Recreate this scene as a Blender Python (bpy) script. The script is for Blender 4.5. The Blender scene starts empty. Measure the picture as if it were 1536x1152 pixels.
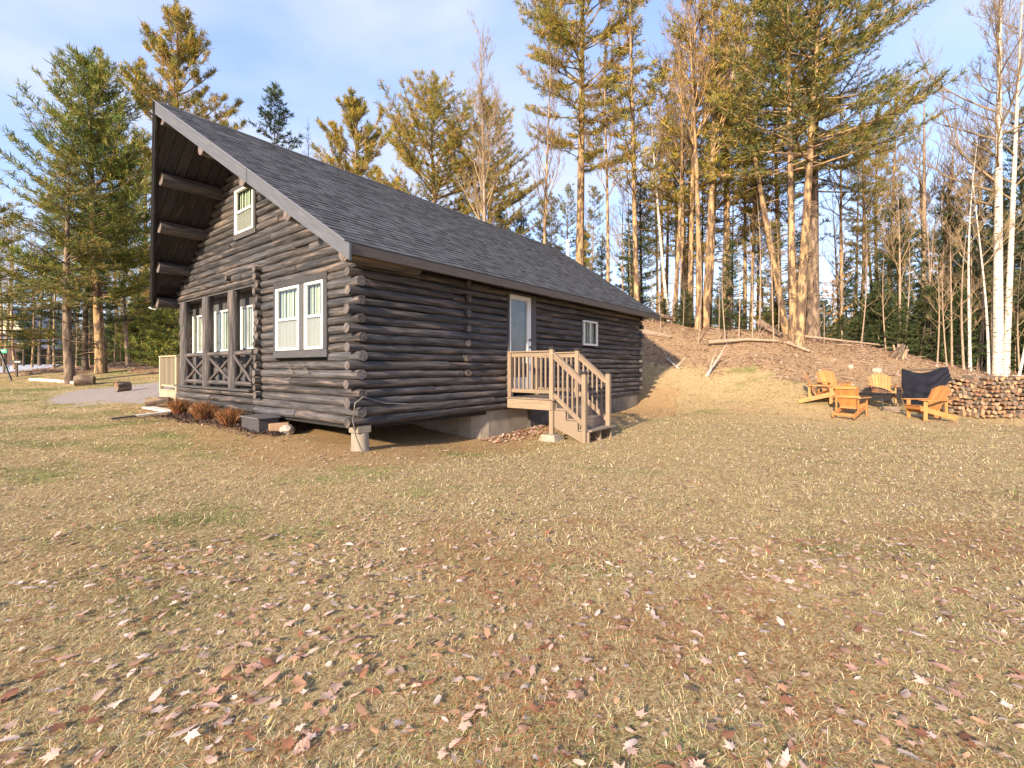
import bpy, math, random
import numpy as np
from mathutils import Vector, Matrix

# ------------------------------------------------------------------ camera, world, sun, exposure
sc = bpy.context.scene
C = sc.collection
F_PX = 700.0; HOR = 551.0; CAM_Z = 1.4
cam_d = bpy.data.cameras.new("camera"); cam = bpy.data.objects.new("camera", cam_d); C.objects.link(cam)
cam.location = (0, 0, CAM_Z); cam.rotation_euler = (math.pi/2, 0, 0)
cam_d.sensor_width = 36; cam_d.lens = 36*F_PX/1536; cam_d.shift_y = (HOR-576)/1536
cam_d.clip_start = 0.05; cam_d.clip_end = 2000
sc.camera = cam
SUN_AZ = Vector((-0.50, -0.866)).normalized(); SUN_EL = math.radians(21)
sun_d = bpy.data.lights.new("sun", 'SUN'); sun = bpy.data.objects.new("sun", sun_d); C.objects.link(sun)
to_sun = Vector((SUN_AZ.x*math.cos(SUN_EL), SUN_AZ.y*math.cos(SUN_EL), math.sin(SUN_EL)))
sun.rotation_euler = to_sun.to_track_quat('Z', 'Y').to_euler()
sun.location = (-20, -20, 30)
sun_d.energy = 4.8; sun_d.angle = math.radians(2.5); sun_d.color = (1.0, 0.82, 0.60)
world = bpy.data.worlds.new("World"); sc.world = world; world.use_nodes = True
wt = world.node_tree; wt.nodes.clear()
def wn(t, **k):
    n = wt.nodes.new(t)
    for a, b in k.items(): setattr(n, a, b)
    return n
sky = wn('ShaderNodeTexSky', sky_type='NISHITA', sun_disc=False)
sky.sun_elevation = SUN_EL; sky.sun_rotation = math.atan2(SUN_AZ.x, SUN_AZ.y)
sky.air_density = 1.0; sky.dust_density = 0.6; sky.ozone_density = 2.0
tc = wn('ShaderNodeTexCoord'); mp = wn('ShaderNodeMapping'); mp.inputs['Scale'].default_value = (1.0, 1.0, 2.6)
mp.inputs['Location'].default_value = (0.7, 0.2, 0.45)
no = wn('ShaderNodeTexNoise'); no.inputs['Scale'].default_value = 1.9; no.inputs['Detail'].default_value = 6; no.inputs['Roughness'].default_value = 0.48
no.inputs['Distortion'].default_value = 0.35
cr = wn('ShaderNodeValToRGB'); cr.color_ramp.elements[0].position = 0.40; cr.color_ramp.elements[1].position = 0.66
cr.color_ramp.elements[0].color = (0.12, 0.12, 0.12, 1); cr.color_ramp.elements[1].color = (0.85, 0.85, 0.85, 1)
mx = wn('ShaderNodeMix', data_type='RGBA'); mx.inputs['B'].default_value = (3.7, 4.0, 5.0, 1)
tint = wn('ShaderNodeMix', data_type='RGBA', blend_type='MULTIPLY'); tint.inputs['Factor'].default_value = 1.0
tint.inputs['B'].default_value = (1.15, 1.0, 0.95, 1)
bg = wn('ShaderNodeBackground'); bg.inputs['Strength'].default_value = 0.10
wo = wn('ShaderNodeOutputWorld')
L_ = wt.links.new
L_(tc.outputs['Generated'], mp.inputs['Vector']); L_(mp.outputs['Vector'], no.inputs['Vector']); L_(no.outputs['Fac'], cr.inputs['Fac'])
veil = wn('ShaderNodeMix', data_type='RGBA', blend_type='ADD'); veil.inputs['Factor'].default_value = 1.0; veil.inputs['B'].default_value = (.62, 1.08, 2.45, 1)
L_(sky.outputs['Color'], tint.inputs['A']); L_(tint.outputs['Result'], veil.inputs['A']); L_(veil.outputs['Result'], mx.inputs['A']); L_(cr.outputs['Color'], mx.inputs['Factor'])
L_(mx.outputs['Result'], bg.inputs['Color']); L_(bg.outputs['Background'], wo.inputs['Surface'])
vs = sc.view_settings; vs.view_transform = 'Standard'; vs.look = 'None'; vs.gamma = 1.0; vs.use_curve_mapping = False
vs.exposure = 1.25

# ------------------------------------------------------------------ helpers
RN = random.Random(7)
def U(a, b, r=RN): return r.uniform(a, b)
def P(px, py, Y): return Vector(((px-768)/F_PX*Y, Y, CAM_Z-(py-HOR)/F_PX*Y))
def XA(px, Y): return (px-768)/F_PX*Y

def props(o, label=None, cat=None, group=None, kind=None):
    if label: o['label'] = label
    if cat: o['category'] = cat
    if group: o['group'] = group
    if kind: o['kind'] = kind
    return o
def thing(name, label, cat, loc=(0, 0, 0), rotz=0.0, group=None):
    o = bpy.data.objects.new(name, None); C.objects.link(o)
    o.location = loc; o.rotation_euler = (0, 0, rotz); o.empty_display_size = 0.2
    return props(o, label, cat, group)
def np_mesh(name, v, f, col=None, tcv=None, mat=None, parent=None, smooth=False):
    v = np.asarray(v, np.float32).reshape(-1, 3); f = np.asarray(f, np.int32)
    me = bpy.data.meshes.new(name)
    k = f.shape[1]; n = len(f)
    me.vertices.add(len(v)); me.vertices.foreach_set('co', v.ravel())
    me.loops.add(n*k); me.loops.foreach_set('vertex_index', f.ravel())
    me.polygons.add(n); me.polygons.foreach_set('loop_start', np.arange(0, n*k, k, dtype=np.int32))
    me.polygons.foreach_set('loop_total', np.full(n, k, np.int32))
    me.update(calc_edges=True)
    finish(me, v, col, tcv, mat, smooth)
    o = bpy.data.objects.new(name, me); C.objects.link(o)
    if parent: o.parent = parent
    return o
def finish(me, v, col, tcv, mat, smooth):
    nv = len(me.vertices)
    a = me.color_attributes.new('col', 'FLOAT_COLOR', 'POINT')
    c = np.ones((nv, 4), np.float32)
    if col is not None: c[:, :3] = np.asarray(col, np.float32).reshape(-1, 3)
    a.data.foreach_set('color', c.ravel())
    t = me.attributes.new('tc', 'FLOAT_VECTOR', 'POINT')
    tv = np.asarray(tcv if tcv is not None else v, np.float32)
    t.data.foreach_set('vector', tv.ravel())
    if mat: me.materials.append(mat)
    if smooth: me.polygons.foreach_set('use_smooth', np.ones(len(me.polygons), bool))

class MB:
    def __init__(s): s.v = []; s.f = []; s.c = []; s.t = []; s.sm = []
    def add(s, vs, fs, col=(1, 1, 1), tcs=None, smooth=False):
        b = len(s.v); s.v += [tuple(p) for p in vs]; s.f += [tuple(b+i for i in f) for f in fs]
        if col and isinstance(col[0], (tuple, list)): s.c += list(col)
        else: s.c += [tuple(col)]*len(vs)
        s.t += [tuple(p) for p in (tcs if tcs is not None else vs)]; s.sm += [smooth]*len(fs)
    def box(s, c, d, R=None, col=(1, 1, 1), ch=0.0):
        c = Vector(c); d = Vector(d)/2; R = R or Matrix.Identity(3)
        ax = sorted(range(3), key=lambda i: -d[i]); off = Vector((U(0, 50), U(0, 50), U(0, 50)))
        ch = min(ch, min(d)*0.45)
        pts = []; fs = []
        if ch <= 0:
            for x in (-1, 1):
                for y in (-1, 1):
                    for z in (-1, 1): pts.append(Vector((x*d.x, y*d.y, z*d.z)))
            fs = [(0, 1, 3, 2), (4, 6, 7, 5), (0, 4, 5, 1), (2, 3, 7, 6), (0, 2, 6, 4), (1, 5, 7, 3)]
        else:
            idx = {}
            for x in (-1, 1):
                for y in (-1, 1):
                    for z in (-1, 1):
                        for a in range(3):
                            q = [x*(d.x-ch), y*(d.y-ch), z*(d.z-ch)]; q[a] = (x, y, z)[a]*d[a]
                            idx[(x, y, z, a)] = len(pts); pts.append(Vector(q))
            S = (-1, 1)
            for a in range(3):
                b, c2 = (a+1) % 3, (a+2) % 3
                for sg in S:
                    l = []
                    for (p, q) in ((-1, -1), (1, -1), (1, 1), (-1, 1)):
                        k = [0, 0, 0]; k[a] = sg; k[b] = p; k[c2] = q; l.append(idx[(*k, a)])
                    fs.append(tuple(l if sg > 0 else l[::-1]))
            for a in range(3):      # edges parallel to a
                b, c2 = (a+1) % 3, (a+2) % 3
                for p in S:
                    for q in S:
                        k1 = [0, 0, 0]; k1[a] = -1; k1[b] = p; k1[c2] = q; k2 = list(k1); k2[a] = 1
                        l = [idx[(*k1, b)], idx[(*k2, b)], idx[(*k2, c2)], idx[(*k1, c2)]]
                        fs.append(tuple(l if p*q < 0 else l[::-1]))
            for x in S:
                for y in S:
                    for z in S:
                        l = [idx[(x, y, z, 0)], idx[(x, y, z, 1)], idx[(x, y, z, 2)]]
                        fs.append(tuple(l if x*y*z > 0 else l[::-1]))
        tcs = [Vector((p[ax[0]], p[ax[1]], p[ax[2]]))+off for p in pts]
        s.add([c+R @ p for p in pts], fs, col, tcs)
    def bar(s, a, b, w, h, col=(1, 1, 1), up=(0, 0, 1), ch=0.0):
        a = Vector(a); b = Vector(b); x = (b-a).normalized(); u = Vector(up)
        if abs(x.dot(u)) > .99: u = Vector((0, 1, 0))
        y = u.cross(x).normalized(); z = x.cross(y)
        s.box((a+b)/2, ((b-a).length, w, h), Matrix((x, y, z)).transposed(), col, ch)
    def tube(s, pts, rad, n=8, col=(1, 1, 1), caps=True, jit=0.0, flat=None, capcol=None, smooth=True, r=RN):
        pts = [Vector(p) for p in pts]; m = len(pts)
        if not hasattr(rad, '__len__'): rad = [rad]*m
        off = Vector((r.uniform(0, 50), r.uniform(0, 50), r.uniform(0, 50)))
        d0 = (pts[-1]-pts[0]).normalized()
        ref = Vector((0, 0, 1)) if abs(d0.z) < .8 else Vector((1, 0, 0))
        vs = []; tcs = []; L = 0; ph = [r.uniform(-1, 1) for _ in range(n)]
        for i, p in enumerate(pts):
            if i: L += (p-pts[i-1]).length
            t = (pts[min(i+1, m-1)]-pts[max(i-1, 0)]).normalized()
            y = ref.cross(t).normalized(); z = t.cross(y)
            for k in range(n):
                a = 2*math.pi*k/n
                rr = rad[i]*(1+jit*(0.6*ph[k]+0.7*r.uniform(-1, 1)))
                vs.append(p+(y*math.cos(a)+z*math.sin(a))*rr)
                tcs.append((L+off.x, math.cos(a)*max(rad[i], .02)+off.y, math.sin(a)*max(rad[i], .02)+off.z))
        fs = []
        for i in range(m-1):
            for k in range(n):
                k2 = (k+1) % n; fs.append((i*n+k, i*n+k2, (i+1)*n+k2, (i+1)*n+k))
        s.add(vs, fs, col, tcs, smooth)
        if caps:
            for i, o in ((0, 1), (m-1, -1)):
                if rad[i] < .004: continue
                vv = [vs[i*n+k] for k in range(n)]; tt = [(off.x+i*3, q.x-pts[i].x+off.y, q.z+q.y+off.z) for q in vv]
                s.add(vv, [tuple(range(n))[::-1] if o > 0 else tuple(range(n))], capcol or col, tt)
    def build(s, name, mat, parent=None, loc=None):
        me = bpy.data.meshes.new(name); me.from_pydata(s.v, [], s.f)
        finish(me, None, np.array(s.c, np.float32), np.array(s.t, np.float32), mat, False)
        me.polygons.foreach_set('use_smooth', np.array(s.sm, bool))
        o = bpy.data.objects.new(name, me); C.objects.link(o)
        if parent: o.parent = parent
        if loc is not None: o.location = loc
        return o

def copy_tree(o, parent=None):
    c = o.copy(); C.objects.link(c)
    if parent: c.parent = parent
    for ch in list(o.children): copy_tree(ch, c)
    return c

# ------------------------------------------------------------------ materials
def mat(name, color=(1, 1, 1), rough=.8, scale=(1, 1, 1), ns=8, var=.25, bump=.0, bdist=.01, spec=.3, metal=0.0, detail=6, tint2=None, t2=(.5, .7), t2s=2.0, coat=0, wave=None):
    m = bpy.data.materials.new(name); m.use_nodes = True; t = m.node_tree; N = t.nodes; b = N['Principled BSDF']
    def nn(ty, **k):
        n = N.new(ty)
        for a, v in k.items(): setattr(n, a, v)
        return n
    l = t.links.new
    at = nn('ShaderNodeAttribute', attribute_name='tc'); mp = nn('ShaderNodeMapping'); mp.inputs['Scale'].default_value = scale
    l(at.outputs['Vector'], mp.inputs['Vector'])
    no = nn('ShaderNodeTexNoise'); no.inputs['Scale'].default_value = ns; no.inputs['Detail'].default_value = detail; no.inputs['Roughness'].default_value = .6
    l(mp.outputs['Vector'], no.inputs['Vector'])
    mr = nn('ShaderNodeMapRange'); mr.inputs['From Min'].default_value = .3; mr.inputs['From Max'].default_value = .7
    mr.inputs['To Min'].default_value = 1-var; mr.inputs['To Max'].default_value = 1+var
    l(no.outputs['Fac'], mr.inputs['Value'])
    ca = nn('ShaderNodeAttribute', attribute_name='col')
    m1 = nn('ShaderNodeMix', data_type='RGBA', blend_type='MULTIPLY'); m1.inputs['Factor'].default_value = 1
    m1.inputs['A'].default_value = (*color, 1); l(ca.outputs['Color'], m1.inputs['B'])
    src = m1.outputs['Result']
    if tint2:
        n2 = nn('ShaderNodeTexNoise'); n2.inputs['Scale'].default_value = t2s; n2.inputs['Detail'].default_value = 5
        l(mp.outputs['Vector'], n2.inputs['Vector'])
        r2 = nn('ShaderNodeMapRange', interpolation_type='SMOOTHSTEP'); r2.inputs['From Min'].default_value = t2[0]; r2.inputs['From Max'].default_value = t2[1]
        l(n2.outputs['Fac'], r2.inputs['Value'])
        mm = nn('ShaderNodeMix', data_type='RGBA'); l(r2.outputs['Result'], mm.inputs['Factor']); l(src, mm.inputs['A']); mm.inputs['B'].default_value = (*tint2, 1)
        src = mm.outputs['Result']
    m2 = nn('ShaderNodeVectorMath', operation='SCALE'); l(src, m2.inputs[0]); l(mr.outputs['Result'], m2.inputs['Scale'])
    l(m2.outputs['Vector'], b.inputs['Base Color'])
    b.inputs['Roughness'].default_value = rough; b.inputs['Metallic'].default_value = metal
    b.inputs['Specular IOR Level'].default_value = spec; b.inputs['Coat Weight'].default_value = coat
    if bump:
        bp = nn('ShaderNodeBump'); bp.inputs['Strength'].default_value = bump; bp.inputs['Distance'].default_value = bdist
        l(no.outputs['Fac'], bp.inputs['Height']); l(bp.outputs['Normal'], b.inputs['Normal'])
    return m
def mat_leafy(name, color, rough=.6, trans=.25):
    m = bpy.data.materials.new(name); m.use_nodes = True; t = m.node_tree; N = t.nodes; b = N['Principled BSDF']
    ca = N.new('ShaderNodeAttribute'); ca.attribute_name = 'col'
    m1 = N.new('ShaderNodeMix'); m1.data_type = 'RGBA'; m1.blend_type = 'MULTIPLY'; m1.inputs['Factor'].default_value = 1
    m1.inputs['A'].default_value = (*color, 1); t.links.new(ca.outputs['Color'], m1.inputs['B'])
    t.links.new(m1.outputs['Result'], b.inputs['Base Color']); b.inputs['Roughness'].default_value = rough; b.inputs['Specular IOR Level'].default_value = .2
    if trans:
        tr = N.new('ShaderNodeBsdfTranslucent'); t.links.new(m1.outputs['Result'], tr.inputs['Color'])
        ms = N.new('ShaderNodeMixShader'); ms.inputs['Fac'].default_value = trans
        t.links.new(b.outputs['BSDF'], ms.inputs[1]); t.links.new(tr.outputs['BSDF'], ms.inputs[2])
        t.links.new(ms.outputs['Shader'], N['Material Output'].inputs['Surface'])
    return m
def mat_glass(name):
    m = bpy.data.materials.new(name); m.use_nodes = True; t = m.node_tree; N = t.nodes; N.remove(N['Principled BSDF'])
    g = N.new('ShaderNodeBsdfGlossy'); g.inputs['Roughness'].default_value = .02; g.inputs['Color'].default_value = (.95, .97, 1, 1)
    tr = N.new('ShaderNodeBsdfTransparent'); tr.inputs['Color'].default_value = (.97, .99, .97, 1)
    fr = N.new('ShaderNodeFresnel'); fr.inputs['IOR'].default_value = 1.5
    ad = N.new('ShaderNodeMath'); ad.operation = 'ADD'; ad.inputs[1].default_value = .03; t.links.new(fr.outputs['Fac'], ad.inputs[0])
    ge = N.new('ShaderNodeNewGeometry'); iv = N.new('ShaderNodeMath'); iv.operation = 'SUBTRACT'; iv.inputs[0].default_value = 1; t.links.new(ge.outputs['Backfacing'], iv.inputs[1])
    mu = N.new('ShaderNodeMath'); mu.operation = 'MULTIPLY'; t.links.new(ad.outputs[0], mu.inputs[0]); t.links.new(iv.outputs[0], mu.inputs[1])
    ms = N.new('ShaderNodeMixShader'); t.links.new(mu.outputs[0], ms.inputs['Fac']); t.links.new(tr.outputs[0], ms.inputs[1]); t.links.new(g.outputs[0], ms.inputs[2])
    t.links.new(ms.outputs['Shader'], N['Material Output'].inputs['Surface'])
    return m
M = {}
M['log'] = mat('charcoal_stained_log', (.054, .051, .054), .64, (.9, 11, 11), 2.2, .65, 1.0, .02, spec=.32, tint2=(.125, .098, .084), t2=(.47, .74), t2s=1.1)
M['logend'] = mat('log_end_grain', (.10, .09, .085), .8, (1, 1, 1), 22, .35, .4, .006)
M['trim'] = mat('dark_trim_paint', (.062, .06, .062), .6, (1.5, 14, 14), 3, .25, .3, .004)
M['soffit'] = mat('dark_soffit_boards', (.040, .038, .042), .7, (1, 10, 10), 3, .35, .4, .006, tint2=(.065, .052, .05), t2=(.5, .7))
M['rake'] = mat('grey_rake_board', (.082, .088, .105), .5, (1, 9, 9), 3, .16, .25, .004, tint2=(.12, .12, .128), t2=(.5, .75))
M['fascia'] = mat('brown_grey_fascia', (.075, .062, .055), .6, (1, 9, 9), 3, .2, .25, .004)
M['shingle'] = mat('asphalt_shingle', (.066, .070, .076), .9, (1, 1, 1), 70, .4, .5, .004, spec=.15, tint2=(.10, .10, .108), t2=(.48, .72), t2s=1.6)
M['white'] = mat('white_vinyl', (.66, .66, .65), .45, ns=3, var=.04)
M['glass'] = mat_glass('window_glass')
M['curtain'] = mat('pale_curtain', (.36, .41, .33), .9, (1, 1, 1), 6, .12)
M['blind'] = mat('window_screen', (.40, .41, .38), .9, ns=5, var=.1)
M['dark'] = mat('dark_interior', (.02, .02, .02), .9)
M['concrete'] = mat('weathered_concrete', (.27, .235, .19), .9, (1, 1, 1), 5, .18, .35, .015, tint2=(.22, .18, .14), t2=(.45, .7), t2s=1.2)
M['deck'] = mat('brown_stained_deck', (.225, .17, .125), .65, (1, 16, 16), 3, .28, .25, .004)
M['tread'] = mat('grey_brown_tread', (.21, .165, .135), .75, (1, 14, 14), 3, .2, .25, .004)
M['tan'] = mat('tan_railing', (.34, .285, .20), .6, (1, 8, 8), 3, .1)
M['black'] = mat('black_metal', (.022, .022, .024), .5, ns=14, var=.4, bump=.2, bdist=.003, spec=.5)
M['steel'] = mat('galvanised_steel', (.72, .72, .72), .4, ns=5, var=.1, metal=.4)
M['cedar'] = mat('orange_cedar', (.40, .185, .06), .55, (1, 14, 14), 3.2, .32, .25, .003, spec=.4)
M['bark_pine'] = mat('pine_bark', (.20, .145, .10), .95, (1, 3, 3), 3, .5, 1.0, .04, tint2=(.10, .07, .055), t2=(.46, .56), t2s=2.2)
M['bark_gold'] = mat('sunlit_orange_bark', (.33, .22, .115), .95, (1, 3, 3), 3, .5, 1, .04, tint2=(.12, .08, .055), t2=(.46, .56), t2s=2.2)  # pine bark again, lightened to carry golden sunlight in its colour
M['bark_dark'] = mat('dark_spruce_bark', (.12, .09, .068), .95, (1, 2, 2), 8, .4, .8, .02)
M['bark_bare'] = mat('grey_brown_bark', (.30, .22, .16), .9, (1, 2, 2), 7, .35, .5, .012)
M['bark_birch'] = mat('white_birch_bark', (.52, .47, .41), .8, (5, 1.2, 1.2), 3.5, .2, .4, .01, tint2=(.09, .07, .06), t2=(.55, .64), t2s=5)
M['needle'] = mat_leafy('needles', (1, 1, 1), .6, .3)
M['grass'] = mat_leafy('dry_grass', (1, 1, 1), .7, .2)
M['leaf'] = mat_leafy('dead_leaf', (1, 1, 1), .7, .15)
M['split'] = mat('split_wood', (.27, .175, .105), .85, (1, 1, 1), 16, .4, .6, .01, tint2=(.15, .125, .105), t2=(.48, .6), t2s=3)
M['barkwood'] = mat('firewood_bark', (.17, .125, .095), .95, ns=14, var=.4, bump=.6, bdist=.01)
M['tarp'] = mat('navy_black_fabric', (.008, .009, .017), .8, ns=6, var=.3, spec=.25)
M['stone'] = mat('grey_stone', (.33, .29, .25), .9, ns=6, var=.3, bump=.5, bdist=.02)
M['plank'] = mat('new_white_lumber', (.60, .57, .52), .6, (1, 8, 8), 3, .08)
M['wire'] = mat('pale_cable', (.17, .16, .15), .6)
M['stem'] = mat('orange_shrub_stem', (.30, .125, .06), .8, ns=4, var=.3)
M['green'] = mat('green_sign', (.02, .33, .20), .5, ns=3, var=.05)
M['cabin2'] = mat('brown_siding', (.10, .06, .045), .8, (1, 8, 8), 3, .25)
M['cream'] = mat('cream_siding', (.62, .56, .38), .8, ns=3, var=.1)
M['greyroof'] = mat('grey_far_roof', (.33, .33, .34), .8, ns=4, var=.15)
# ------------------------------------------------------------------ terrain
CP = [P(540, 680, 7.1), P(716, 662, 9.35), P(890, 665, 8.9), P(958, 607, 15.6), P(1270, 627, 13.0), P(1390, 632, 12.4), P(1430, 617, 15.3),
      P(1536, 620, 15.3), P(1100, 592, 16.3), P(1000, 560, 18), P(1000, 500, 21), P(1150, 502, 21), P(1200, 540, 18), P(1200, 577, 15.6),
      P(1300, 522, 20), P(1300, 560, 17.2), P(1300, 592, 15.5), P(1350, 535, 18.8), P(1350, 572, 16.6), P(1400, 545, 18.8), P(1450, 560, 18.2),
      P(1400, 585, 16.6), P(1536, 578, 18), P(980, 486, 21.5), P(272, 612, 12.1), P(340, 640, 9), P(127, 577, 17.5), P(0, 580, 17), P(0, 620, 11.5), P(103, 568, 18.5),
      P(160, 566, 19), P(190, 546, 25), P(240, 545, 24), P(125, 552, 26), P(35, 562, 26), P(0, 566, 27), P(75, 551, 36), P(0, 549, 45), P(60, 549, 50),
      P(230, 590, 14), P(1050, 640, 11), P(1240, 650, 10.4)]
CP += [Vector(p) for p in [(0, 0, 0), (-3, 3, .02), (3, 3, 0), (0, 6, .02), (5, 6, -.03), (-6, 6, .10), (10, 4, -.02), (-10, 3, .18), (0, -8, 0), (15, -8, 0), (-15, -8, .2),
      (15, 10, -.05), (-14, 9, .35), (8, 28, 3.0), (20, 28, 2.5), (30, 26, 1.3), (0, 28, 2.9), (-7, 27, 2.3), (0, 22, 2.0), (-60, 60, 1.7), (60, 60, 2.5), (0, 80, 3.2),
      (-60, 10, .8), (60, 10, .2), (0, -60, 0), (-9, 17, .9), (-6, 13, .35), (0, 12, .1), (2, 15, .2), (25, 16, -.2), (26, 20, .7), (-40, 26, 1.0), (-30, 100, 2.5)]]
CPn = np.array([tuple(p) for p in CP])
def _phi(r): return -np.sqrt(r*r+1.2)
_A = _phi(np.linalg.norm(CPn[:, None, :2]-CPn[None, :, :2], axis=2))
_n = len(CPn); _M = np.zeros((_n+1, _n+1)); _M[:_n, :_n] = _A+np.eye(_n)*(-.02); _M[:_n, _n] = 1; _M[_n, :_n] = 1
_W = np.linalg.solve(_M, np.append(CPn[:, 2], 0))
_perm = np.random.RandomState(3).rand(256, 256)
def vnoise(x, y):
    xi = np.floor(x).astype(int); yi = np.floor(y).astype(int); fx = x-xi; fy = y-yi
    fx = fx*fx*(3-2*fx); fy = fy*fy*(3-2*fy); g = lambda a, b: _perm[a & 255, b & 255]
    return (g(xi, yi)*(1-fx)+g(xi+1, yi)*fx)*(1-fy)+(g(xi, yi+1)*(1-fx)+g(xi+1, yi+1)*fx)*fy
def fbm(x, y, o=4):
    s = 0; a = .5
    for i in range(o): s = s+a*vnoise(x*2**i+17*i, y*2**i+5*i); a *= .5
    return s
def gza(x, y):
    x = np.asarray(x, float); y = np.asarray(y, float)
    cx = np.clip(x, -70, 70); cy = np.clip(y, -60, 110)
    out = np.full(x.shape, _W[_n])
    for i in range(_n): out = out+_W[i]*_phi(np.hypot(cx-CPn[i, 0], cy-CPn[i, 1]))
    bk = bankmask(x, y)
    out = out+(fbm(x*.9, y*.9)-.47)*(.05+.30*bk)+(fbm(x*5, y*5, 2)-.37)*(.02+.04*bk)
    return out
def sstep(a, b, v): t = np.clip((v-a)/(b-a), 0, 1); return t*t*(3-2*t)
def bankmask(x, y):
    # leaf-littered bank behind and beside the cabin, and the mound behind the left trees
    e = 20.0-.66*np.clip(x-5, 0, 7)+.28*np.clip(x-13, 0, 40)
    a = sstep(-.8, .9, y-e+(vnoise(x*.8, y*.8)-.5)*2.2)*sstep(-9, -6, x)
    b = sstep(-.6, .8, y-20.5+(vnoise(x*.8+9, y*.8)-.5)*2)*sstep(-27, -23, x)*(1-sstep(-9, -6, x))
    return np.clip(a+b, 0, 1)
def gravelmask(x, y):
    u = (x+11.2)/3.3; v = (y-15.3)/2.7
    return 1-sstep(.8, 1.15, np.hypot(u, v)+(vnoise(x*1.3, y*1.3)-.5)*.35)
def s_t(x, y):   # cabin coordinates of world points
    dx = x-C0x; dy = y-C0y
    return dx*ux+dy*uy, -dx*uy+dy*ux
_ang = math.atan2(700, 552); ux, uy = math.cos(_ang), math.sin(_ang)
C0y = 7.25; C0x = XA(535, C0y); CW = 7.94; CL = 10.76
def dirtmask(x, y):
    s, t = s_t(x, y)
    dx = np.maximum(np.maximum(-s, s-CL), 0); dy = np.maximum(np.maximum(-t, t-CW), 0); d = np.hypot(dx, dy)
    m = 1-sstep(.3, 2.0, d+(fbm(x*1.2, y*1.2)-.5)*1.8)
    m2 = sstep(.56, .74, fbm(x*.42+3, y*.42+8))*.65*sstep(6, 9, y)*(1-sstep(-6, -3, -x))
    return np.clip(m+m2, 0, 1)
def gz(x, y): return float(gza(np.array([x]), np.array([y]))[0])
def on_ground(px, Y, dz=0): x = XA(px, Y); return Vector((x, Y, gz(x, Y)+dz))

def axis_pts(lo, hi, c, n, k):
    t = np.linspace(-1, 1, n); s = np.sinh(k*t)/math.sinh(k)
    return np.where(s < 0, c+s*(c-lo), c+s*(hi-c))
gx = axis_pts(-260, 260, 0, 330, 4.6); gy = axis_pts(-120, 600, 9, 380, 4.6)
GX, GY = np.meshgrid(gx, gy); GZ = gza(GX, GY)
nv_x, nv_y = len(gx), len(gy)
gv = np.stack([GX.ravel(), GY.ravel(), GZ.ravel()], 1)
ii = np.arange(nv_x*nv_y).reshape(nv_y, nv_x)
gf = np.stack([ii[:-1, :-1].ravel(), ii[:-1, 1:].ravel(), ii[1:, 1:].ravel(), ii[1:, :-1].ravel()], 1)
gcol = np.stack([bankmask(GX, GY).ravel(), dirtmask(GX, GY).ravel(), gravelmask(GX, GY).ravel()], 1)
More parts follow.
